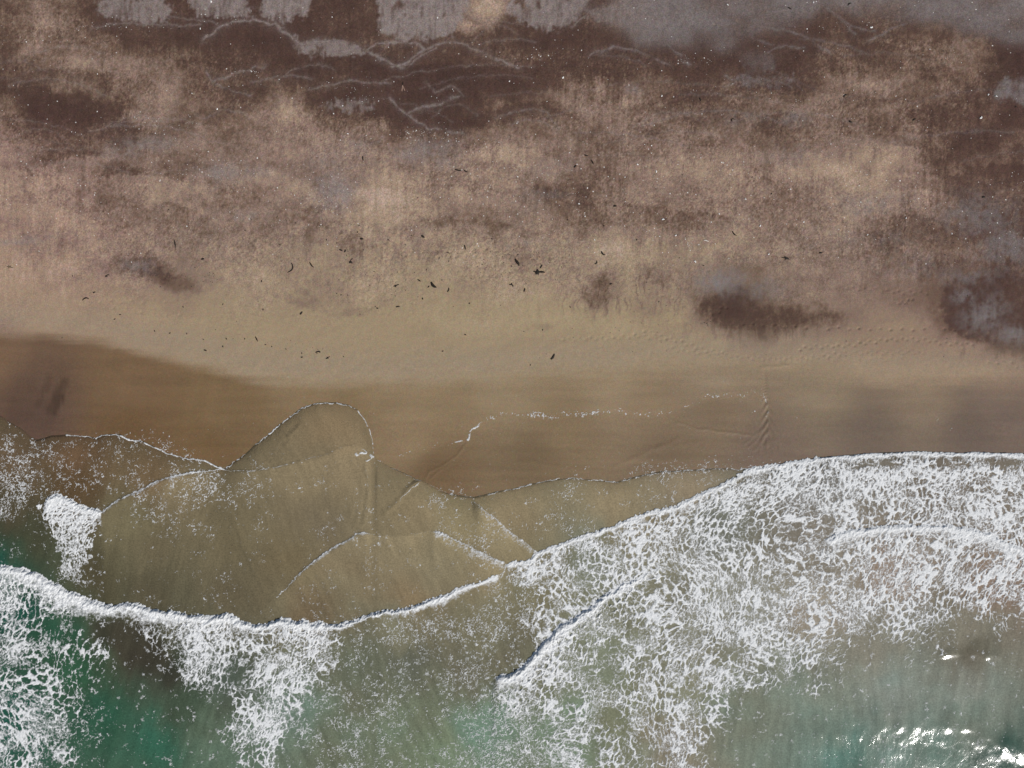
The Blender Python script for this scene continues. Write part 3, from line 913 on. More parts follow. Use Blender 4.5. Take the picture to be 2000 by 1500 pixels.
def build_sea():
    xa = stretch(-72.0, 72.0, 0.16, 6000.0)
    dense = np.arange(-52.0, 1.0, 0.16)
    out = []
    s = .16
    yy = -52.0
    while yy > -6000:
        s = min(s * 1.35, 600)
        yy -= s
        out.append(yy)
    ya = np.concatenate([np.array(out[::-1]), dense])
    ua = U(xa)
    va = V(ya)
    u, v = [a.astype(F) for a in np.meshgrid(ua, va)]
    x, y = np.meshgrid(xa, ya)
    z, p = sea_height(x, y, u, v)
    ridges_on(z, u, v, ua, va)
    uc = np.clip(u, -150, 2150)
    vc = np.clip(v, 780, 1560)
    wu = (fbm(u / 30, v / 60, 241, 4, .6) - .5) * 40
    wv = (fbm(u / 30, v / 60, 243, 4, .6) - .5) * 60
    col = idw(WATER_PTS, uc + wu, np.minimum(vc + wv, 1560))
    # suspended sand drawn out along the flow
    bu = u + (fbm(u / 240, v / 240, 249, 2) - .5) * 60
    bv = v

    def drawn(a, seed):
        return fbma((bu * math.cos(a) + bv * math.sin(a)) / 9, (bv * math.cos(a) - bu * math.sin(a)) / 75, seed, 4)
    k1 = smooth(380, 560, u)
    k2 = smooth(1000, 1250, u)
    st = drawn(.33, 251) * (1 - k1) + drawn(-.42, 252) * k1 * (1 - k2) + drawn(.03, 253) * k2
    cl = fbm(u / 70, v / 55, 257, 4)
    deep = smooth(8, 30, p)
    rip = fbma((bu * .92 + bv * .39 * np.where(u < 450, 1, -1)) / 4.2, (bv * .92 - bu * .39 * np.where(u < 450, 1, -1)) / 26, 255, 3)
    col = col * (1 + (rip - .5) * .20 * (1 - .5 * deep))[..., None]
    col = col * (1 + (st - .5) * (.22 + .20 * deep) + (cl - .5) * .30)[..., None]
    green = (cl - .5) * .22 * deep
    col[..., 0] *= 1 - green
    col[..., 2] *= 1 + green * .3
    for (fun, lo, hi, ta, tb, amt, ln) in ((fD, 192, 438, 14, 20, .26, 5.0), (fFF, 510, 990, 60, 20, .28, 4.0), (fG, 922, 1054, 20, 12, .28, 3.5), (fC, 440, 730, 40, 6, .22, 5.0),
                                          (fOUT, 930, 1440, 30, 60, .14, 3.0), (fOUT, 735, 930, 10, 30, .08, 3.0), (fOUT, 440, 730, 20, 6, .05, 3.0), (fOUT, 0, 440, 5, 10, .05, 2.0)):
        d = behind(fun, u, v, (fbm(u / 9, v / 9, 259, 3) - .5) * 5)
        col = col * (1 + amt * smooth(0, .12, d) * np.exp(-np.maximum(d, 0) / ln) * span(u, lo, hi, ta, tb))[..., None]
    dark_patch = [(170, 1212), (235, 1205), (290, 1222), (325, 1270), (350, 1325), (330, 1352), (285, 1315), (232, 1296), (195, 1255)]  # darker brown patch blended into the water colour behind the lower-left front
    cm = inside(dark_patch, u + (fbm(u / 9, v / 22, 261, 4) - .5) * 34, v + (fbm(u / 8, v / 20, 263, 4) - .5) * 40).astype(F)
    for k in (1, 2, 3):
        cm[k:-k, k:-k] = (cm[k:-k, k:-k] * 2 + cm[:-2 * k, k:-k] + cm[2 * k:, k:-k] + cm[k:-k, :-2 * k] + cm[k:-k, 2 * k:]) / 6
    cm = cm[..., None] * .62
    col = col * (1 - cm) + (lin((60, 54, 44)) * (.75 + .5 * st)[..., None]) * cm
    opac = np.clip(.22 + .5 * smooth(0, 3, p) + .28 * smooth(6, 20, p), 0, 1)
    col = col * (2 - opac)[..., None]
    co = np.stack([x, y, z], -1).reshape(-1, 3)
    me = fast_mesh('sea', co, quads=grid_quads(len(xa), len(ya)))
    set_smooth(me)
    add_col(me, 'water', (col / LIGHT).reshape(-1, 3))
    add_float(me, 'opacity', opac.reshape(-1))
    add_float(me, 'chop', smooth(3, 24, p).reshape(-1))
    me.materials.append(water_material())
    o = bpy.data.objects.new('sea', me)
    tag(o, 'shallow murky green and brown sea running up the sand in thin overlapping sheets', 'sea', kind='structure')
    link(o)
    return xa, ya, z


def water_material():
    m = bpy.data.materials.new('water')
    m.use_nodes = True
    t = m.node_tree
    t.nodes.clear()
    L = t.links.new
    out = nn(t, 'ShaderNodeOutputMaterial')
    at = nn(t, 'ShaderNodeAttribute', attribute_name='water')
    op = nn(t, 'ShaderNodeAttribute', attribute_name='opacity')
    ch = nn(t, 'ShaderNodeAttribute', attribute_name='chop')
    geo = nn(t, 'ShaderNodeNewGeometry')
    mp = nn(t, 'ShaderNodeMapping')
    mp.inputs['Scale'].default_value = (1.6, .75, 1.0)
    L(geo.outputs['Position'], mp.inputs['Vector'])
    n1 = nn(t, 'ShaderNodeTexNoise')
    n1.inputs['Scale'].default_value = 1.5
    n1.inputs['Detail'].default_value = 5.0
    n1.inputs['Roughness'].default_value = .62
    n1.inputs['Distortion'].default_value = .4
    L(mp.outputs[0], n1.inputs['Vector'])
    n2 = nn(t, 'ShaderNodeTexNoise')
    n2.inputs['Scale'].default_value = 6.0
    n2.inputs['Detail'].default_value = 3.0
    L(geo.outputs['Position'], n2.inputs['Vector'])
    gr = nn(t, 'ShaderNodeMath', operation='MULTIPLY_ADD')
    L(n2.outputs['Fac'], gr.inputs[0])
    gr.inputs[1].default_value = .90
    gr.inputs[2].default_value = .55
    sc = nn(t, 'ShaderNodeVectorMath', operation='SCALE')
    L(at.outputs['Color'], sc.inputs[0])
    L(gr.outputs[0], sc.inputs['Scale'])
    dif = nn(t, 'ShaderNodeBsdfDiffuse')
    L(sc.outputs[0], dif.inputs['Color'])
    tr = nn(t, 'ShaderNodeBsdfTransparent')
    mx = nn(t, 'ShaderNodeMixShader')
    L(op.outputs['Fac'], mx.inputs[0])
    L(tr.outputs[0], mx.inputs[1])
    L(dif.outputs[0], mx.inputs[2])
    bp = nn(t, 'ShaderNodeBump')
    bp.inputs['Distance'].default_value = .10
    bs = nn(t, 'ShaderNodeMath', operation='MULTIPLY_ADD')
    L(ch.outputs['Fac'], bs.inputs[0])
    bs.inputs[1].default_value = .10
    bs.inputs[2].default_value = .08
    L(bs.outputs[0], bp.inputs['Strength'])
    L(n1.outputs['Fac'], bp.inputs['Height'])
    L(bp.outputs[0], dif.inputs['Normal'])
    gl = nn(t, 'ShaderNodeBsdfGlossy')
    gl.inputs['Roughness'].default_value = .10
    L(bp.outputs[0], gl.inputs['Normal'])
    fr = nn(t, 'ShaderNodeFresnel')
    fr.inputs['IOR'].default_value = 1.33
    L(bp.outputs[0], fr.inputs['Normal'])
    mx2 = nn(t, 'ShaderNodeMixShader')
    L(fr.outputs[0], mx2.inputs[0])
    L(mx.outputs[0], mx2.inputs[1])
    L(gl.outputs[0], mx2.inputs[2])
    L(mx2.outputs[0], out.inputs[0])
    return m


# ------------------------------------------------------------------ foam
CELLS = ["0" * 40, "0" * 40,
         "0000000000000000000000000000058888888888",
         "0000000000000000000000000006877777777777",
         "0000000000000000000000006776666666777777",
         "0000000000000000000006666667666666877888",
         "6700000000000000000076657667677876677887",
         "6560000000000000000006578778667777766665",
         "5420036887588000000048666656776665555102",
         "5432003776687000000008645555566641122000",
         "5522000445785000000087646666554310000000",
         "6630000005760000000465455566310000000000",
         "6651000006730000000053554565100000000000",
         "6540000003610000000044632364000000000000"]
CURLS = ["1000000000000000000000000000000000000000",
         "4433453210000000000000000000000000000000",
         "6544443452221110000000112233430000000000",
         "5422343444211111232112333330000000000000",
         "2222222321111111223323330000000000000000",
         "1233122211112111124420000000000000000000",
         "0023121111111111111240000000000000000000",
         "0000111111111111111450000000000000000000",
         "0000000000004256555660000000000000000000",
         "0011000000005444334430000000000000000000",
         "0010000000004445344400000000000000000000",
         "0012000000035444345664000000000000000000",
         "0011000000034444334764400000000000000000",
         "0011000000005554345764430000000000000000"]
LINES = [(OUTER[9:24], 1.1, .85, 1.0), ([(188, 857), (197, 851), (220, 849), (236, 850), (250, 858), (262, 861), (276, 862), (290, 868), (325, 885), (360, 895), (400, 900), (425, 912), (438, 917)], 1.6, 1.0, 1.0),
         ([(438, 917), (456, 904), (478, 888)], 1.0, .8, .8), (OUTER[26:39], 1.3, .95, .8),
         ([(734, 896), (760, 912), (785, 923), (815, 938), (825, 940)], .9, .55, .6), ([(825, 940), (845, 950), (878, 966), (925, 972)], .9, .5, .6),
         ([(945, 968), (1000, 956), (1055, 942), (1090, 936), (1120, 934), (1160, 938), (1205, 942)], 1.1, .75, .85),
         ([(1205, 942), (1260, 928), (1330, 920), (1400, 915), (1425, 915), (1442, 918), (1452, 915), (1500, 910)], 1.1, .75, .85),
         (FC[3:], 1.0, .6, .7), ([(729, 893), (718, 886), (706, 884), (696, 888)], 3.0, .8, .6), ([(729, 893), (716, 900)], 1.5, 1.0, .9),
         ([(716, 900), (715, 915), (720, 940), (719, 975)], .8, .5, .5), ([(820, 942), (800, 957), (790, 967), (780, 978)], 1.3, .8, .7),
         ([(890, 864), (916, 858), (917, 846), (922, 838), (935, 831)], 2.4, .8, .7), ([(935, 830), (944, 822), (950, 818)], 1.2, .8, .7),
         (FD, 1.3, .9, 1.0), (FF1, 1.2, .75, .9), (FF2, 1.2, .7, .9), (FG, 1.1, .6, .9), ([(720, 1043), (760, 1046), (800, 1044), (848, 1038)], .9, .42, .8), ([(978, 1130), (985, 1118), (988, 1104)], 2.5, .7, .8),
         (FC[:4], 1.0, .55, .9),
         ([(1490, 770), (1498, 790), (1500, 805), (1496, 812)], 3, .5, .35)]
DOTLINES = [([(765, 892), (800, 882), (840, 872), (870, 868), (905, 864)], 4, .35), ([(950, 818), (975, 812), (1000, 810), (1040, 811)], 4, .6), ([(1040, 811), (1060, 812), (1110, 808), (1150, 807), (1180, 806)], 6, .9),
            ([(1180, 805), (1210, 803), (1240, 807), (1270, 812)], 5, .6), ([(1270, 812), (1310, 803), (1350, 792), (1375, 778)], 6, .35), ([(1375, 776), (1410, 770), (1440, 772)], 6, .6), ([(1440, 772), (1485, 765), (1492, 782)], 7, .45),
            ([(1472, 800), (1478, 822), (1482, 835)], 5, .4), ([(1540, 800), (1570, 796), (1600, 795)], 5, .3), ([(1832, 818), (1835, 832), (1842, 838), (1860, 838)], 4, .45),
            ([(478, 890), (486, 897), (505, 905)], 6, .35), ([(560, 860), (640, 820), (700, 850)], 40, .05), ([(1000, 860), (1250, 880), (1450, 890)], 50, .06)]
EPOLY = [(84, 984), (95, 972), (110, 967), (125, 970), (140, 980), (155, 988), (175, 993), (198, 1001), (182, 1018), (180, 1050), (176, 1075), (166, 1100), (166, 1125), (160, 1150), (140, 1140), (122, 1112), (112, 1085), (100, 1060), (97, 1040), (90, 1010)]


def foam_field(u, v, ua, va):
    n1 = fbm(u / 40, v / 40, 301, 3)
    n2 = fbm(u / 11, v / 11, 303, 3)
    lump = (fbm(u / 16, v / 16, 211, 3) - .5) * 9 + (fbm(u / 5, v / 5, 213, 2) - .5) * 4
    tiny = (fbm(u / 3.2, v / 3.2, 305, 2) - .5)
    edge = lump + tiny * 6
    p = behind(fOUT, u, v)
    wu = (fbm(u / 60, v / 60, 307, 3) - .5) * 60
    wv = (fbm(u / 60, v / 60, 309, 3) - .5) * 60
    dc = gmap(CELLS, u + wu * .6, v + wv * .6, 25, 825)
    dk = gmap(CURLS, u + wu * .6, v + wv * .6, 25, 825)
    # the lace belongs seaward of the fronts that made it
    dI = behind(fI, u, v, edge)
    dH = behind(fH, u, v, edge * .9)
    dJ = behind(fJ, u, v, edge)
    dK = behind(fK, u, v, edge)
    dE = behind(fE, u, v, edge)
    left = 1 - smooth(960, 985, u)
    dc = dc * np.where(u < 980, (dI > -.1), (dH > -.1)).astype(F)
    # ---- lace of polygonal cells, drawn out by the flow
    w1u = (fbm(u / 14, v / 14, 311, 4, .6) - .5) * 15
    w1v = (fbm(u / 14, v / 14, 313, 4, .6) - .5) * 15
    ang = .22
    qu = u + w1u + (fbm(u / 150, v / 150, 315, 2) - .5) * 80
    qv = v + w1v + (fbm(u / 150, v / 150, 317, 2) - .5) * 60
    su = qu * math.cos(ang) + qv * math.sin(ang)
    sv = (qv * math.cos(ang) - qu * math.sin(ang)) * .60
    f1, f2, rid = voro(su / 11.5, sv / 11.5, 321)
    e1 = f2 - f1
    f1b, f2b, ridb = voro(su / 6.0 + 3.3, sv / 6.0, 323)
    e2 = f2b - f1b
    dens = dc / 9.0 + (n1 - .5) * .48 + (n2 - .5) * .22
    dens = np.clip(dens * smooth(.3, 1.6, dc), 0, 1.2)
    thick = fbm(qu / 20, qv / 26, 325, 5, .6)
    thick2 = fbm(qu / 34 + 40, qv / 30, 327, 4)
    wa = np.clip(dens * .38 - .06 + (thick - .5) * .74, -.05, .8)
    near = np.where(u < 980, np.exp(-np.maximum(dI, 0) / 3.5), np.exp(-np.maximum(dH, 0) / 2.0))
    wb = np.clip(dens * .50 - .25 + .13 * near + (thick2 - .5) * .58, -.05, .8)
    wa = np.where(dc > .4, wa, -.05)
    wb = np.where(dc > .4, wb, -.05)
    ca = .50 + (wa - e1) * 2.5
    cb = .47 + (wb - e2) * 2.0
    cells = np.maximum(np.where(wa > 0, ca, 0), np.where(wb > 0, cb, 0))
    cells = cells + tiny * .75
    veil = (.12 + .26 * dens) * smooth(1.5, 5, dc) * (.2 + 1.5 * thick2) + tiny * .30
    cells = np.maximum(cells, np.where(dc > 1, np.minimum(veil, .42), 0))
    # ---- broken curls of thin foam
    w2u = (fbm(u / 10, v / 10, 331, 3) - .5) * 17
    w2v = (fbm(u / 10, v / 10, 333, 3) - .5) * 17
    g1, g2, grid_ = voro((u + w2u) / 9.0, (v + w2v) / 11.0, 335)
    g3, g4, grid2 = voro((u - w2v) / 6.0 + 5, (v + w2u) / 6.5, 337)
    patch = fbm(u / 24, v / 24, 339, 3)
    dkk = dk / 9.0
    r1 = 1 - (g2 - g1)
    gate = smooth(.80 - dkk * .62, .98 - dkk * .62, vn(u / 6.5, v / 6.5, 343) * .62 + patch * .55 + (n1 - .5) * .4)
    gate2 = smooth(.86 - dkk * .62, 1.02 - dkk * .62, vn(u / 5.0, v / 5.0, 345) * .62 + patch * .55 + (n1 - .5) * .4)
    k1 = np.maximum((.5 + (.045 + .055 * dkk - (g2 - g1)) * 7.5) * gate, (.5 + (.055 + .05 * dkk - (g4 - g3)) * 5.5) * gate2)
    dots = smooth(.90, .97, vn(u / 2.6, v / 2.6, 341)) * (dk > .5) * (.30 + dkk) * .65
    curls = np.where(dk > .3, np.maximum(k1 * (.80 + .4 * dkk), dots), 0)
    f = np.maximum(cells * .95, np.minimum(curls, .66))

    # ---- breaking fronts
    def front(d, wdt, sp, strength=1.0, body=0.0):
        d = d + .18
        g = np.where(d > 0, np.exp(-np.maximum(d - .26, 0) / wdt), 0) * sp * strength
        return np.where(d > 0, .5 + (g * 1.35 - .62 - (n2 - .5) * 1.1 * (1.1 - g)) + tiny * .9 * (1.15 - g), 0) * (sp > .02)
    wI = np.interp(u, [-300, 0, 80, 150, 230, 290, 350, 420, 500, 520, 560, 600, 680, 760, 850, 960], [.9, 1.2, 1.9, 1.9, .9, 1.7, 1.3, 1.3, 1.0, .35, 1.4, 1.2, .2, .4, .6, .45])
    f = np.maximum(f, front(dI, wI, span(u, -500, 984, 5, 20)))
    f = np.maximum(f, front(dH, np.interp(u, [985, 1050, 1300, 1500, 1700, 2000], [.5, .40, .45, .42, .40, .5]), span(u, 982, 2500, 12, 5)))
    f = np.maximum(f, front(dJ, np.interp(u, [960, 1000, 1060, 1110, 1160, 1215, 1340], [1.1, 1.8, 1.3, 1.1, .9, .8, .6]), span(u, 955, 1345, 26, 120)))
    f = np.maximum(f, front(dK, np.interp(u, [1600, 1700, 1850, 2000], [.7, 1.2, 1.1, 1.3]), span(u, 1606, 2300, 16, 5)))
    f = np.maximum(f, front(dE, .9, span(u, 84, 200, 8, 4)))
    # a strip of stained water behind the long front on the right
    stain = np.exp(-((dH - 1.25) / .32) ** 2) * smooth(1600, 1680, u) * smooth(.42, .62, fbm(u / 40, v / 12, 351, 3))
    f = f * (1 - .75 * stain)
    # slack foam patch at the left
    inE = inside(EPOLY, u + (n2 - .5) * 46 + (n1 - .5) * 20, v + (n2 - .5) * 14)
    fade = np.interp(v, [960, 1000, 1040, 1090, 1150], [.85, .60, .50, .38, .15])
    wE = fade * .75 - .05 + (n1 - .5) * .25
    ce = .44 + np.maximum((wE - e2) * 1.7, (wE * .7 - e1) * 2.2) + tiny * .8
    f = np.maximum(f, np.where(inE & (dE > 0), ce, 0))
    # small fronts: a thin veil along the edge
    for (fun, a, b, ta, tb, s, wd) in [(fD, 195, 436, 10, 60, .85, .30), (fF1, 545, 722, 50, 10, .85, .30), (fF2, 843, 990, 8, 10, .74, 1.0), (fG, 925, 1054, 20, 6, .60, .8)]:
        d = behind(fun, u, v, lump * .4 + tiny * 3)
        sp = span(u, a, b, ta, tb) * s
        g = np.where(d > -.03, np.exp(-np.maximum(d, 0) / wd), 0) * sp
        f = np.maximum(f, g * (.72 + 1.2 * (n2 - .5) + tiny * 1.5))
    # thin lines of froth at the lip of each sheet
    for pts, wd, s, keep in LINES:
        w = local(pts, ua, va, 12)
        if w is None:
            continue
        uu, vv = u[w], v[w]
        d, t = polydist(pts, uu + tiny[w] * 3, vv + tiny[w] * 3 + (vn(uu / 9, vv / 9, 361) - .5) * 2.5)
        brk = smooth(.62 - keep * .6, .78 - keep * .55, vn(uu / 5, vv / 5, 363))
        f[w] = np.maximum(f[w], s * (.72 + .6 * (vn(uu / 11, vv / 11, 364) - .3)) * np.exp(-(d / (wd * .85)) ** 2) * (.25 + .75 * brk))
    for pts, wd, s in DOTLINES:
        w = local(pts, ua, va, wd * 3)
        if w is None:
            continue
        uu, vv = u[w], v[w]
        d, t = polydist(pts, uu, vv + (vn(uu / 30, vv / 30, 365) - .5) * 8)
        k = vn(uu / 2.4, vv / 2.0, 367) * .6 + .4 * r1[w]
        env = s * np.exp(-(d / wd) ** 2) * (.5 + vn(uu / 14, vv / 14, 369))
        f[w] = np.maximum(f[w], np.minimum(.5 + (k - 1.0 + env * .38) * 5, .62))
    # nothing lands above the shoreline except the froth lines
    dry = (p < -.05)
    keepdry = np.zeros(u.shape, bool)
    for pts, wd, s in DOTLINES:
        w = local(pts, ua, va, wd * 3)
        if w is not None:
            keepdry[w] = True
    for pts, wd, s, keep in LINES:
        w = local(pts, ua, va, 12)
        if w is not None:
            keepdry[w] = True
    f = np.where(dry & ~keepdry, 0, f)
    crest = np.zeros(u.shape, F)
    for d, sp, wd in ((dI, span(u, -500, 984, 5, 200), wI), (dH, span(u, 982, 2500, 12, 5) * .45, .8), (dJ, span(u, 958, 1340, 8, 120), 1.6), (dK, span(u, 1606, 2300, 16, 5) * .6, 1.0), (dE, span(u, 84, 200, 8, 4) * .8, .9)):
        crest = np.maximum(crest, np.where(d > 0, np.exp(-d / (wd * 1.2)), 0) * sp)
    return np.clip(f, 0, 1.4).astype(F), crest, dI, dH, dJ, dK, inE


def bil(xa, ya, z, x, y):
    i = np.clip(np.searchsorted(xa, x) - 1, 0, len(xa) - 2)
    j = np.clip(np.searchsorted(ya, y) - 1, 0, len(ya) - 2)
    tx = (x - xa[i]) / (xa[i + 1] - xa[i])
    ty = (y - ya[j]) / (ya[j + 1] - ya[j])
    return (z[j, i] * (1 - tx) + z[j, i + 1] * tx) * (1 - ty) + (z[j + 1, i] * (1 - tx) + z[j + 1, i + 1] * tx) * ty


def foam_material():
    m = bpy.data.materials.new('foam')
    m.use_nodes = True
    t = m.node_tree
    t.nodes.clear()
    L = t.links.new
    out = nn(t, 'ShaderNodeOutputMaterial')
    cv = nn(t, 'ShaderNodeAttribute', attribute_name='cover')
    geo = nn(t, 'ShaderNodeNewGeometry')
    n = nn(t, 'ShaderNodeTexNoise')
    n.inputs['Scale'].default_value = 7.0
    n.inputs['Detail'].default_value = 5.0
    n.inputs['Roughness'].default_value = .7
    L(geo.outputs['Position'], n.inputs['Vector'])
    cr = nn(t, 'ShaderNodeMix', data_type='RGBA')
    cr.inputs[6].default_value = (.60, .62, .62, 1)
    cr.inputs[7].default_value = (.86, .87, .87, 1)
    mr = nn(t, 'ShaderNodeMapRange')
    mr.inputs['From Min'].default_value = .3
    mr.inputs['From Max'].default_value = .6
    L(n.outputs['Fac'], mr.inputs['Value'])
    L(mr.outputs[0], cr.inputs[0])
    df = nn(t, 'ShaderNodeBsdfDiffuse')
    L(cr.outputs[2], df.inputs['Color'])
    bp = nn(t, 'ShaderNodeBump')
    bp.inputs['Strength'].default_value = .5
    bp.inputs['Distance'].default_value = .05
    L(n.outputs['Fac'], bp.inputs['Height'])
    L(bp.outputs[0], df.inputs['Normal'])
    tr = nn(t, 'ShaderNodeBsdfTransparent')
    al = nn(t, 'ShaderNodeMapRange')
    al.inputs['From Min'].default_value = .24
    al.inputs['From Max'].default_value = .84
    al.inputs['To Min'].default_value = 0.0
    al.inputs['To Max'].default_value = .93
    ad = nn(t, 'ShaderNodeMath', operation='MULTIPLY_ADD')
    L(n.outputs['Fac'], ad.inputs[0])
    ad.inputs[1].default_value = .80
    L(cv.outputs['Fac'], ad.inputs[2])
    sb = nn(t, 'ShaderNodeMath', operation='SUBTRACT')
    L(ad.outputs[0], sb.inputs[0])
    sb.inputs[1].default_value = .40
    L(sb.outputs[0], al.inputs['Value'])
    mx = nn(t, 'ShaderNodeMixShader')
    L(al.outputs[0], mx.inputs[0])
    L(tr.outputs[0], mx.inputs[1])
    L(df.outputs[0], mx.inputs[2])
    L(mx.outputs[0], out.inputs[0])
    return m


def build_foam(sea, beach):
    step = .068
    xa = np.arange(-66.0, 66.0 + step, step)
    ya = np.arange(-50.0, 1.5, step)
    ua = U(xa)
    va = V(ya)
    u, v = [a.astype(F) for a in np.meshgrid(ua, va)]
    f, crest, dI, dH, dJ, dK, inE = foam_field(u, v, ua, va)
    TH = .25
    ny, nx = f.shape
    # marching triangles
    I, J = np.meshgrid(np.arange(nx - 1), np.arange(ny - 1))
    a = (J * nx + I).ravel()
    ff = f.ravel()
    hot = (np.maximum(np.maximum(ff[a], ff[a + 1]), np.maximum(ff[a + nx], ff[a + nx + 1])) > TH)
    a = a[hot]
    tri = np.concatenate([np.stack([a, a + 1, a + nx + 1], 1), np.stack([a, a + nx + 1, a + nx], 1)])
    val = ff[tri] > TH
    cnt = val.sum(1)
    tri = tri[cnt > 0]
    val = val[cnt > 0]
    cnt = cnt[cnt > 0]
    # zones: which stretch of foam a cell belongs to
    zone = np.full(f.shape, 5, np.int8)
    zone[(dI > -.2) & (u < 985)] = 0
    zone[(dH > -.2) & (u >= 985)] = 1
    zone[(dJ > -.2) & (u > 958) & (u < 1215) & (dJ < 7)] = 2
    # right of the diagonal front the foam belongs to the wide wash
    zone[(dK > -.2) & (u > 1606) & (dK < 9)] = 3
    zone[inE] = 4
    zr = zone.ravel()
    out_tris = []
    out_zone = []
    n0 = nx * ny
    # rotate so that the odd corner comes first
    full = tri[cnt == 3]
    out_tris.append(full)
    out_zone.append(zr[full[:, 0]])
    ekeys = []

    def rot(tr, first):
        r = np.arange(len(tr))
        return np.stack([tr[r, first], tr[r, (first + 1) % 3], tr[r, (first + 2) % 3]], 1)
    one = rot(tri[cnt == 1], np.argmax(val[cnt == 1], 1))
    two = rot(tri[cnt == 2], np.argmin(val[cnt == 2], 1))

    def key(p, q):
        return np.minimum(p, q).astype(np.int64) * n0 + np.maximum(p, q)
    k1 = key(one[:, 0], one[:, 1])
    k2 = key(one[:, 0], one[:, 2])
    k3 = key(two[:, 0], two[:, 1])
    k4 = key(two[:, 0], two[:, 2])
    uk, inv = np.unique(np.concatenate([k1, k2, k3, k4]), return_inverse=True)
    s1 = len(k1)
    s2 = s1 + len(k2)
    s3 = s2 + len(k3)
    e1 = inv[:s1] + n0
    e2 = inv[s1:s2] + n0
    e3 = inv[s2:s3] + n0
    e4 = inv[s3:] + n0
    out_tris.append(np.stack([one[:, 0], e1, e2], 1))
    out_zone.append(zr[one[:, 0]])
    out_tris.append(np.stack([e3, two[:, 1], two[:, 2]], 1))
    out_zone.append(zr[two[:, 1]])
    out_tris.append(np.stack([e3, two[:, 2], e4], 1))
    out_zone.append(zr[two[:, 1]])
    T = np.concatenate(out_tris)
    Z = np.concatenate(out_zone)
    # positions
    xs, ys = np.meshgrid(xa, ya)
    gx = xs.ravel()
    gy = ys.ravel()
    p0 = uk // n0
    p1 = uk % n0
    t = (TH - ff[p0]) / (ff[p1] - ff[p0] + 1e-9)
    ex = gx[p0] + (gx[p1] - gx[p0]) * t
    ey = gy[p0] + (gy[p1] - gy[p0]) * t
    ecr = crest.ravel()[p0]
    used = np.unique(T)
    X = np.concatenate([gx, ex])[used]
    Y = np.concatenate([gy, ey])[used]
    C = np.concatenate([ff, np.full(len(uk), TH, F)])[used]
    CR = np.concatenate([crest.ravel(), ecr])[used]
    zz = np.maximum(bil(*sea, X, Y), bil(*beach, X, Y))
    uu = U(X).astype(F)
    vv = V(Y).astype(F)
    lumps = fbm(uu / 6.5, vv / 6.5, 401, 3)
    fine = fbm(uu / 2.4, vv / 2.4, 403, 2)
    thick = smooth(TH, 1.0, C)
    zz = zz + .012 + thick * (.03 + .05 * fine) + CR * thick * (.05 + .34 * (lumps - .35) + .12 * (fine - .5))
    remap = np.zeros(n0 + len(uk), np.int64)
    remap[used] = np.arange(len(used))
    T = remap[T]
    co = np.stack([X, Y, zz], 1)
    mat = foam_material()
    names = [('breaking_wave_foam', 'white foam of the breaking wave curving across the lower left, with ragged trailing patches'),
             ('wash_foam', 'broad lace of white foam spread over the wash on the right side'),
             ('bore_foam', 'white diagonal foam front below centre casting a dark shadow line to its upper left'),
             ('wave_foam', 'second white foam front inside the wash at the right edge'),
             ('foam_patch', 'small dense white foam patch at the left edge, above the breaking wave'),
             ('swash_foam', 'thin froth lines and scattered curls of foam on the brown swash')]
    for k, (nm, lab) in enumerate(names):
        tk = T[Z == k]
        if len(tk) == 0:
            continue
        us = np.unique(tk)
        rm = np.zeros(len(co), np.int64)
        rm[us] = np.arange(len(us))
        me = fast_mesh(nm, co[us], tris=rm[tk])
        set_smooth(me)
        add_float(me, 'cover', C[us])
        me.materials.append(mat)
        o = bpy.data.objects.new(nm, me)
        tag(o, lab, 'foam', kind='stuff')
        link(o)
    print('foam triangles', len(T))


beach = build_beach()
sea = build_sea()
build_foam(sea, beach)
# ------------------------------------------------------------------ things lying on the sand
def ground(px, py):
    x, y = W(px, py)
    z = float(bil(*beach, np.array([x]), np.array([y]))[0])
    return x, y, z


def simple_mat(name, c0, c1, rough, scale):
    m = bpy.data.materials.new(name)
    m.use_nodes = True
    t = m.node_tree
    L = t.links.new
    bs = t.nodes['Principled BSDF']
    n = nn(t, 'ShaderNodeTexNoise')
    n.inputs['Scale'].default_value = scale
    n.inputs['Detail'].default_value = 4.0
    geo = nn(t, 'ShaderNodeNewGeometry')
    L(geo.outputs['Position'], n.inputs['Vector'])
    mr = nn(t, 'ShaderNodeMapRange')
    mr.inputs['From Min'].default_value = .3
    mr.inputs['From Max'].default_value = .7
    L(n.outputs['Fac'], mr.inputs['Value'])
    mx = nn(t, 'ShaderNodeMix', data_type='RGBA')
    mx.inputs[6].default_value = tuple(c0) + (1,)
    mx.inputs[7].default_value = tuple(c1) + (1,)
    L(mr.outputs[0], mx.inputs[0])
    L(mx.outputs[2], bs.inputs['Base Color'])
    bs.inputs['Roughness'].default_value = rough
    bs.inputs['Specular IOR Level'].default_value = .3
    return m


M_WEED = simple_mat('dark_seaweed', (.010, .008, .006), (.030, .022, .014), .6, 6)
M_PINK = simple_mat('pink_seaweed', (.20, .12, .09), (.34, .22, .17), .7, 6)
M_TAN = simple_mat('dried_seaweed', (.12, .08, .05), (.22, .16, .10), .8, 6)
M_SHELL = simple_mat('shell', (.62, .60, .56), (.85, .84, .82), .4, 20)
M_GRIT = simple_mat('shell_grit', (.45, .42, .38), (.82, .80, .77), .6, 2)
M_WOOD = simple_mat('bleached_wood', (.55, .50, .44), (.75, .71, .66), .8, 9)
M_CRUMB = simple_mat('weed_crumbs', (.02, .016, .012), (.07, .05, .035), .8, 3)


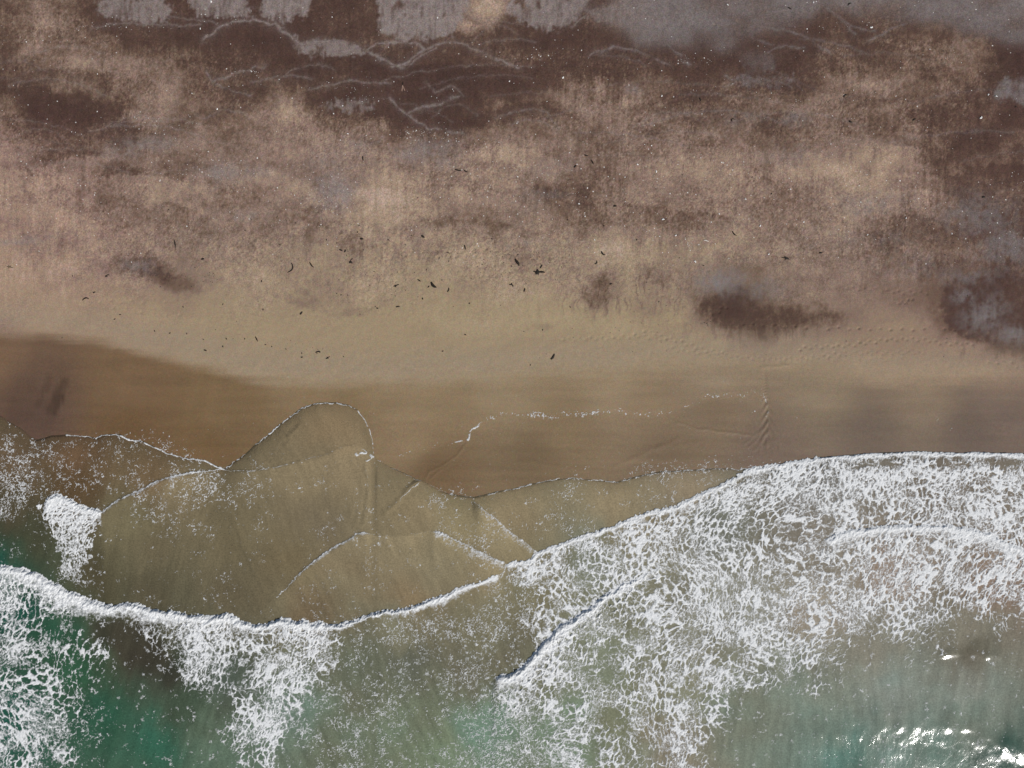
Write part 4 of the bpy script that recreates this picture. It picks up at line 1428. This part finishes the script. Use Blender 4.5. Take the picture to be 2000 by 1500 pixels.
def ribbon(path, width, thick, z0=0.0):
    """a flat tapering frond: path in metres, eight-sided lens section"""
    vs = []
    fs = []
    n = len(path)
    for i, (px, py, pz) in enumerate(path):
        a = path[max(i - 1, 0)]
        b = path[min(i + 1, n - 1)]
        dx, dy = b[0] - a[0], b[1] - a[1]
        L = math.hypot(dx, dy) or 1
        nx, ny = -dy / L, dx / L
        t = i / (n - 1)
        w = width * (math.sin(math.pi * (.12 + .82 * t)) ** .7)
        h = thick * (.5 + .5 * math.sin(math.pi * (.1 + .8 * t)))
        for (k, hz) in ((-1, .25), (-.45, 1), (.45, 1), (1, .25), (0, -.2)):
            vs.append((px + nx * w * k, py + ny * w * k, z0 + pz + h * hz))
    for i in range(n - 1):
        for k in range(5):
            a = i * 5 + k
            b = i * 5 + (k + 1) % 5
            fs.append((a, b, b + 5, a + 5))
    fs.append(tuple(range(5))[::-1])
    fs.append(tuple((n - 1) * 5 + k for k in range(5)))
    return vs, fs


def bent(rnd, length, bend, n=9, start=(0, 0), ang=0.0, lift=.03):
    p = []
    x, y = start
    st = length / (n - 1)
    a = ang
    curl = bend / (n - 1)
    for i in range(n):
        p.append((x, y, lift * rnd.random()))
        x += math.cos(a) * st
        y += math.sin(a) * st
        a += curl + rnd.uniform(-.22, .22)
    return p


def lump_mesh(rnd, r, flat=.35, nu=12, nv=6):
    vs = []
    fs = []
    ph = [rnd.uniform(0, 6.28) for _ in range(4)]
    for j in range(nv):
        el = (j / (nv - 1)) * math.pi / 2
        for i in range(nu):
            a = i / nu * 2 * math.pi
            rr = r * (1 + .28 * math.sin(2 * a + ph[0]) + .2 * math.sin(3 * a + ph[1]) + .14 * math.sin(5 * a + ph[2] + j)) * rnd.uniform(.9, 1.1)
            vs.append((rr * math.cos(el) * math.cos(a), rr * math.cos(el) * math.sin(a), r * flat * math.sin(el) * rnd.uniform(.8, 1.15) - .01))
    for j in range(nv - 1):
        for i in range(nu):
            a = j * nu + i
            b = j * nu + (i + 1) % nu
            fs.append((a, b, b + nu, a + nu))
    return vs, fs


def pmesh(name, vs, fs, mat):
    me = bpy.data.meshes.new(name)
    me.from_pydata(vs, [], fs)
    me.update()
    set_smooth(me)
    me.materials.append(mat)
    return me


def seaweed(px, py, kind, size, ang, label, group=None, mat=None):
    mat = mat or M_WEED
    rnd = random.Random(int(px * 131 + py * 17))
    x, y, z = ground(px, py)
    L = size * PX * (.54 if kind == 'scrap' else .64)
    a0 = math.radians(ang)
    if kind == 'clump':
        root = bpy.data.objects.new('seaweed_clump', None)
        root.empty_display_size = .2
        root.location = (x, y, z)
        link(root)
        vs, fs = lump_mesh(rnd, L * .2)
        link(bpy.data.objects.new('holdfast', pmesh('holdfast', vs, fs, mat)), root)
        n = rnd.choice((2, 3, 3))
        for k in range(n):
            if k == 0:
                a = a0
            elif k == 1:
                a = a0 + math.pi + rnd.uniform(-.9, .9)
            else:
                a = a0 + rnd.uniform(-2.6, 2.6)
            ln = L * (rnd.uniform(.6, .75) if k == 0 else rnd.uniform(.3, .45))
            vs, fs = ribbon(bent(rnd, ln, rnd.uniform(-1.3, 1.3), ang=a), L * rnd.uniform(.055, .11), .05)
            link(bpy.data.objects.new('frond', pmesh('frond', vs, fs, mat)), root)
        tag(root, label, 'seaweed', group)
        return root
    if kind == 'strand':
        vs, fs = ribbon(bent(rnd, L, rnd.uniform(.6, 1.5) * rnd.choice((-1, 1)), n=11, start=(-L * .45 * math.cos(a0), -L * .45 * math.sin(a0)), ang=a0), max(.075, L * .055), .05)
        nm = 'seaweed_strand'
    elif kind == 'blade':
        vs, fs = ribbon(bent(rnd, L, rnd.uniform(.3, .8) * rnd.choice((-1, 1)), n=9, start=(-L * .5 * math.cos(a0), -L * .5 * math.sin(a0)), ang=a0), L * .17, .06)
        nm = 'seaweed_piece'
    else:
        vs, fs = ribbon(bent(rnd, L, rnd.uniform(-.6, .6), n=6, start=(-L * .5 * math.cos(a0), -L * .5 * math.sin(a0)), ang=a0), L * rnd.uniform(.2, .32), .05)
        nm = 'seaweed_scrap'
    o = bpy.data.objects.new(nm, pmesh(nm, vs, fs, mat))
    o.location = (x, y, z)
    link(o)
    tag(o, label, 'seaweed', group)
    return o


BIG = [(1049, 533, 'clump', 36, 10, 'largest black seaweed clump, on the trampled strip at the centre of the beach'),
       (1057, 522, 'blade', 13, 50, 'short dark seaweed blade just above the largest clump'),
       (846, 559, 'blade', 25, -65, 'thick upright black seaweed blade on the tan sand left of centre'),
       (838, 561, 'scrap', 9, 40, 'small dark scrap touching the left side of the thick upright seaweed blade'),
       (1010, 514, 'blade', 24, -60, 'slanting black seaweed blade up and left of the largest clump'),
       (686, 513, 'clump', 21, 90, 'diamond shaped black seaweed clump beside a dark grainy patch'),
       (668, 490, 'scrap', 13, -20, 'left of two dark scraps above the diamond shaped clump'),
       (676, 492, 'scrap', 11, 60, 'right of two dark scraps above the diamond shaped clump'),
       (212, 540, 'clump', 16, 60, 'black seaweed clump alone on pale sand near the left side'),
       (169, 582, 'strand', 24, 55, 'hooked thin black strand on pale sand near the left side'),
       (188, 572, 'scrap', 9, 30, 'small scrap up and right of the hooked strand near the left side'),
       (345, 477, 'strand', 26, -80, 'wavy upright black strand near the upper edge of the pale sand, left'),
       (577, 524, 'strand', 38, -58, 'long thin dark strand slanting down right, left of the diamond shaped clump'),
       (610, 518, 'strand', 22, -55, 'short thin strand parallel to the long slanting strand on its right'),
       (399, 507, 'scrap', 12, 10, 'dark scrap at the right end of a grainy dark hollow, left side'),
       (708, 468, 'scrap', 13, 0, 'flat dark scrap above the diamond shaped clump'),
       (827, 464, 'scrap', 14, -40, 'dark scrap on plain tan sand above the row of footprints, left of centre'),
       (909, 484, 'strand', 15, -65, 'small slanting strand just above the row of footprints at centre'),
       (820, 549, 'blade', 11, -30, 'short dark blade up and left of the thick upright seaweed blade'),
       (774, 559, 'clump', 17, 40, 'small spread tangle of dark weed on the left of the thick upright blade'),
       (877, 568, 'strand', 15, 50, 'thin strand slanting up right, right of the thick upright blade'),
       (777, 598, 'strand', 13, 50, 'thin faint strand alone below the small spread tangle of weed'),
       (1024, 567, 'blade', 13, 80, 'short dark blade below the largest clump'),
       (999, 556, 'clump', 17, -30, 'small ragged dark clump down and left of the largest clump'),
       (1175, 496, 'clump', 18, -50, 'black seaweed clump with splayed stalks on a pale mound right of centre'),
       (1166, 514, 'strand', 15, -65, 'thin strand just below the clump on the pale mound'),
       (1192, 555, 'scrap', 10, 30, 'dark dot of weed on the dark tear shaped sand patch'),
       (1081, 698, 'blade', 21, 35, 'comma shaped black blade alone on smooth sand above the wet line at centre'),
       (640, 699, 'clump', 13, 20, 'black seaweed clump on smooth sand just above the wet line, left of centre'),
       (621, 686, 'strand', 16, 40, 'thin branching strand up and left of the clump above the wet line'),
       (1430, 458, 'strand', 21, -62, 'slim dark stalk with a thick top on mottled sand right of centre'),
       (1534, 506, 'clump', 23, 160, 'black clump with a long stalk to its upper left, right half of the beach'),
       (1600, 495, 'scrap', 12, 0, 'dark dot of weed right of the black clump with a long stalk'),
       (1425, 238, 'clump', 15, 40, 'black clump amid trampled sand in the upper right'),
       (1643, 192, 'clump', 16, 20, 'black clump at the edge of brown crumbs in the upper right'),
       (1655, 242, 'scrap', 12, -30, 'dark scrap below the clump with brown crumbs, upper right'),
       (1778, 238, 'scrap', 14, 40, 'greenish dark scrap at the right of the upper footprint row'),
       (1650, 16, 'blade', 13, 60, 'black blade on the grey silt at the top edge, right half'),
       (1536, 24, 'strand', 13, -20, 'small dark strand on the dark notch in the top grey silt'),
       (895, 336, 'strand', 22, -20, 'hooked black strand left of its pair below a pale silt patch'),
       (909, 338, 'strand', 13, -60, 'short black strand right of its pair below a pale silt patch'),
       (1122, 328, 'scrap', 13, 55, 'lower left of two black weed scraps on mottled sand at centre top'),
       (1155, 320, 'strand', 15, -75, 'upper right of two black weed scraps on mottled sand at centre top'),
       (1143, 308, 'strand', 12, -40, 'thin faint strand above the two black scraps at centre top'),
       (712, 313, 'strand', 14, 80, 'thin dark strand beside a pale silt fork left of centre'),
       (1200, 405, 'scrap', 13, 0, 'black dot of weed on the dark grainy patch right of centre'),
       (1914, 387, 'scrap', 12, 20, 'dark scrap on grey sand near the right edge'),
       (503, 662, 'strand', 17, -60, 'thin bent strand above the wet line, left third'),
       (403, 684, 'scrap', 11, 0, 'leftmost dark dot of weed just above the wet line'),
       (590, 612, 'scrap', 14, 50, 'dark scrap on smooth sand below the dark drift streak, left of centre'),
       (1364, 199, 'strand', 11, -60, 'thin strand right of a small grey spot in the upper right')]
SMALL = [(146, 540), (227, 624), (238, 615), (438, 595), (516, 605), (360, 600), (334, 651), (367, 652), (437, 677), (444, 662), (520, 673), (532, 677), (591, 690), (591, 698), (672, 697), (304, 647), (549, 480),
         (513, 550), (738, 603), (917, 593), (1108, 431), (1178, 443), (909, 654), (865, 686), (1325, 505), (834, 528), (826, 584), (668, 577), (1823, 9), (1735, 252), (1466, 349), (1503, 381), (1857, 476),
         (1841, 499), (1975, 214), (358, 64), (334, 412), (480, 662), (399, 663), (1036, 713), (560, 682), (1113, 600), (700, 455), (1242, 470), (961, 468), (1372, 520), (1060, 645), (640, 470), (760, 470), (1286, 590)]


ORD = ['first', 'second', 'third', 'fourth', 'fifth', 'sixth', 'seventh', 'eighth', 'ninth', 'tenth', 'eleventh', 'twelfth', 'thirteenth', 'fourteenth', 'fifteenth',
       'sixteenth', 'seventeenth', 'eighteenth', 'nineteenth', 'twentieth']


def build_things():
    for (px, py, kind, size, ang, lab) in BIG:
        seaweed(px, py, kind, size, ang, lab)
    r = random.Random(12)
    zones = [(640, 900, 'just above the wet line'), (560, 640, 'below the trampled strip'), (425, 560, 'along the trampled strip'), (0, 425, 'on the mottled upper beach')]
    for (lo, hi, where) in zones:
        for side in ('left', 'right'):
            zs = sorted(p for p in SMALL if lo < p[1] <= hi and ((p[0] < 1000) == (side == 'left')))
            for k, (px, py) in enumerate(zs):
                seaweed(px, py, 'scrap', r.uniform(5.5, 8), r.uniform(0, 180), '%s from left of the tiny weed scraps %s, %s half' % (ORD[k], where, side), 'tiny weed scraps on the beach')
    o = seaweed(23, 522, 'clump', 20, -30, 'tan tangle of dried weed at the left edge of the beach', mat=M_TAN)
    o = seaweed(788, 172, 'clump', 13, 60, 'black seaweed clump with pale pinkish fronds below it, on dark upper sand')
    rnd = random.Random(3)
    for a in (-70, -95):
        vs, fs = ribbon(bent(rnd, .75, .25, ang=math.radians(a)), .09, .05)
        fr = link(bpy.data.objects.new('frond', pmesh('frond', vs, fs, M_PINK)), o)
        fr['label'] = 'pale pinkish frond'
    # bleached stick
    x, y, z = ground(1377, 471)
    vs, fs = ribbon(bent(rnd, .62, .1, ang=.05, start=(-.3, 0)), .06, .08)
    s = bpy.data.objects.new('driftwood_stick', pmesh('driftwood_stick', vs, fs, M_WOOD))
    s.location = (x, y, z)
    link(s)
    tag(s, 'short bleached white stick on mottled sand right of centre', 'stick')

    # shells: a ribbed fan with a raised hinge
    def shell_mesh(rad):
        vs = [(0, -rad * .8, .02)]
        fs = []
        rings, ribs = 4, 12
        for j in range(1, rings + 1):
            t = j / rings
            for i in range(ribs + 1):
                a = math.radians(-20 + 220 * i / ribs)
                rr = rad * (1.5 if True else 1) * t * (.92 + .08 * (i % 2))
                px_ = math.cos(a) * rr * .75
                py_ = -rad * .8 + (math.sin(a) * .9 + .25) * rr * .85
                vs.append((px_, py_, .02 + rad * .55 * math.sin(math.pi * (t * .9 + .02)) * (.9 + .1 * (i % 2))))
        for i in range(ribs):
            fs.append((0, 1 + i, 2 + i))
        for j in range(rings - 1):
            for i in range(ribs):
                a = 1 + j * (ribs + 1) + i
                fs.append((a, a + ribs + 1, a + ribs + 2, a + 1))
        return pmesh('shell', vs, fs, M_SHELL)
    base = shell_mesh(.105)
    SH = [(1293, 430, 1.5, 'largest white shell on mottled sand right of centre'), (1280, 338, 1.2, 'white shell on mottled sand below the upper footprint row, right of centre'),
          (1099, 158, 1.2, 'white shell alone on dark sand at centre top'), (1694, 62, 1.5, 'white shell on the dark strip below the top grey silt, right'),
          (1908, 235, 1.6, 'long white shell near the upper right edge'), (1937, 193, 1.3, 'right of a white shell pair by the grey patch at the upper right edge'),
          (1921, 190, 1.0, 'left of a white shell pair by the grey patch at the upper right edge'), (1356, 512, 1.4, 'white shell above the grey patch right of centre'),
          (1453, 391, 1.1, None), (1482, 443, 1.1, None), (856, 43, 1.0, 'white shell on the grey silt block at the top, left of centre'), (398, 64, 1.1, 'white shell on dark sand at the upper left'),
          (1290, 193, 1.0, None), (1416, 18, 1.2, None), (1581, 14, 1.0, 'white shell at the top edge of the grey silt, right half'), (682, 265, 1.0, 'white shell on dark sand left of centre top'),
          (1499, 498, 1.0, None), (1130, 400, 1.0, None), (1243, 325, 1.0, None), (1011, 348, .9, None), (1318, 462, 1.0, None), (1402, 420, .9, None), (1566, 436, .9, None), (1765, 428, 1.0, None),
          (420, 12, 1.2, 'white shell on the left grey silt block at the top edge'), (1540, 372, .9, None), (1854, 458, .9, None), (1690, 460, .9, None), (1160, 470, .9, None), (430, 218, 1.0, None)]
    plain = sorted(q[0] for q in SH if not q[3])
    for (px, py, sc, lab) in SH:
        o = bpy.data.objects.new('shell', base)
        o.location = ground(px, py)
        o.scale = (sc, sc * r.uniform(.7, 1), sc)
        o.rotation_euler = (0, 0, r.uniform(0, 6.28))
        link(o)
        if lab:
            tag(o, lab, 'shell', 'white shells on the upper beach')
        else:
            tag(o, '%s from the left of the tiny white shells on mottled sand' % ORD[plain.index(px)], 'shell', 'white shells on the upper beach')

    # uncountable grit: shell fragments and weed crumbs
    def scatter(name, label, cat, mat, spots, smin, smax, flat):
        n = len(spots)
        rg = np.random.default_rng(77)
        xs = (spots[:, 0] - 1000) * PX
        ys = (750 - spots[:, 1]) * PX
        zs = bil(*beach, xs, ys)
        sz = smin + (smax - smin) * rg.random(n) ** 3
        an = rg.random(n) * 6.28
        k = 5
        V_ = np.zeros((n, k + 1, 3))
        for i in range(k):
            a = an + i * 2 * math.pi / k
            rr = sz * (.6 + .8 * rg.random(n))
            V_[:, i, 0] = xs + np.cos(a) * rr
            V_[:, i, 1] = ys + np.sin(a) * rr
            V_[:, i, 2] = zs - .004
        V_[:, k, 0] = xs
        V_[:, k, 1] = ys
        V_[:, k, 2] = zs + sz * flat
        b = (np.arange(n) * (k + 1))[:, None]
        T = np.concatenate([np.stack([b[:, 0] + i, b[:, 0] + (i + 1) % k, b[:, 0] + k], 1) for i in range(k)])
        me = fast_mesh(name, V_.reshape(-1, 3), tris=T)
        me.materials.append(mat)
        o = bpy.data.objects.new(name, me)
        tag(o, label, cat, kind='stuff')
        link(o)
    rg = np.random.default_rng(9)
    pts = np.stack([rg.uniform(-60, 2060, 26000), rg.uniform(0, 520, 26000)], 1)
    dens = fbm(pts[:, 0] / 120, pts[:, 1] / 60, 501, 3) * np.interp(pts[:, 1], [0, 150, 280, 330, 460, 520], [.25, .35, .75, 1, .8, .2]) * np.interp(pts[:, 0], [0, 600, 1000, 1500, 2000], [.8, .8, 1, 1, .8])
    pts = pts[rg.random(len(pts)) < dens * .26]
    clus = []
    for (a, b, n, sx, sy) in [(1345, 480, 26, 8, 6), (240, 60, 30, 60, 6), (440, 40, 20, 40, 8), (700, 185, 40, 40, 16), (810, 262, 50, 26, 10), (840, 275, 40, 40, 10), (480, 150, 20, 20, 6), (300, 250, 40, 60, 12),
                              (100, 85, 30, 50, 6), (1050, 120, 24, 16, 8), (1350, 125, 24, 16, 6), (1640, 60, 16, 60, 6), (1250, 400, 40, 60, 40), (1020, 330, 60, 90, 30), (640, 390, 60, 30, 24), (420, 335, 40, 40, 14)]:
        clus.append(np.stack([rg.normal(a, sx, n), rg.normal(b, sy, n)], 1))
    scatter('shell_fragments', 'pale shell grit strewn over the mottled upper sand', 'shell grit', M_GRIT, np.concatenate([pts] + clus), .03, .085, .35)
    cr = []
    for (a, b, n, sx, sy) in [(740, 560, 90, 60, 24), (1000, 520, 130, 55, 16), (960, 497, 60, 80, 5), (1832, 126, 24, 9, 10), (1840, 100, 10, 8, 4), (1636, 189, 34, 14, 6), (1611, 208, 30, 22, 5), (1545, 222, 16, 6, 6), (360, 546, 40, 36, 9),
                              (410, 538, 24, 8, 6), (640, 440, 40, 50, 6), (670, 490, 30, 14, 10), (1250, 600, 40, 50, 30), (520, 440, 30, 50, 12), (1380, 630, 12, 6, 5), (1770, 590, 12, 12, 6), (570, 670, 16, 60, 6),
                              (620, 684, 16, 26, 8), (880, 495, 60, 60, 5), (810, 470, 30, 60, 14), (1300, 650, 20, 70, 20), (1090, 535, 16, 6, 10)]:
        cr.append(np.stack([rg.normal(a, sx, n), rg.normal(b, sy, n)], 1))
    cr.append(np.stack([rg.uniform(0, 2000, 260), rg.uniform(60, 700, 260)], 1))
    scatter('seaweed_crumbs', 'dark weed crumbs and specks strewn along the trampled strips', 'seaweed crumbs', M_CRUMB, np.concatenate(cr), .03, .09, .35)


build_things()
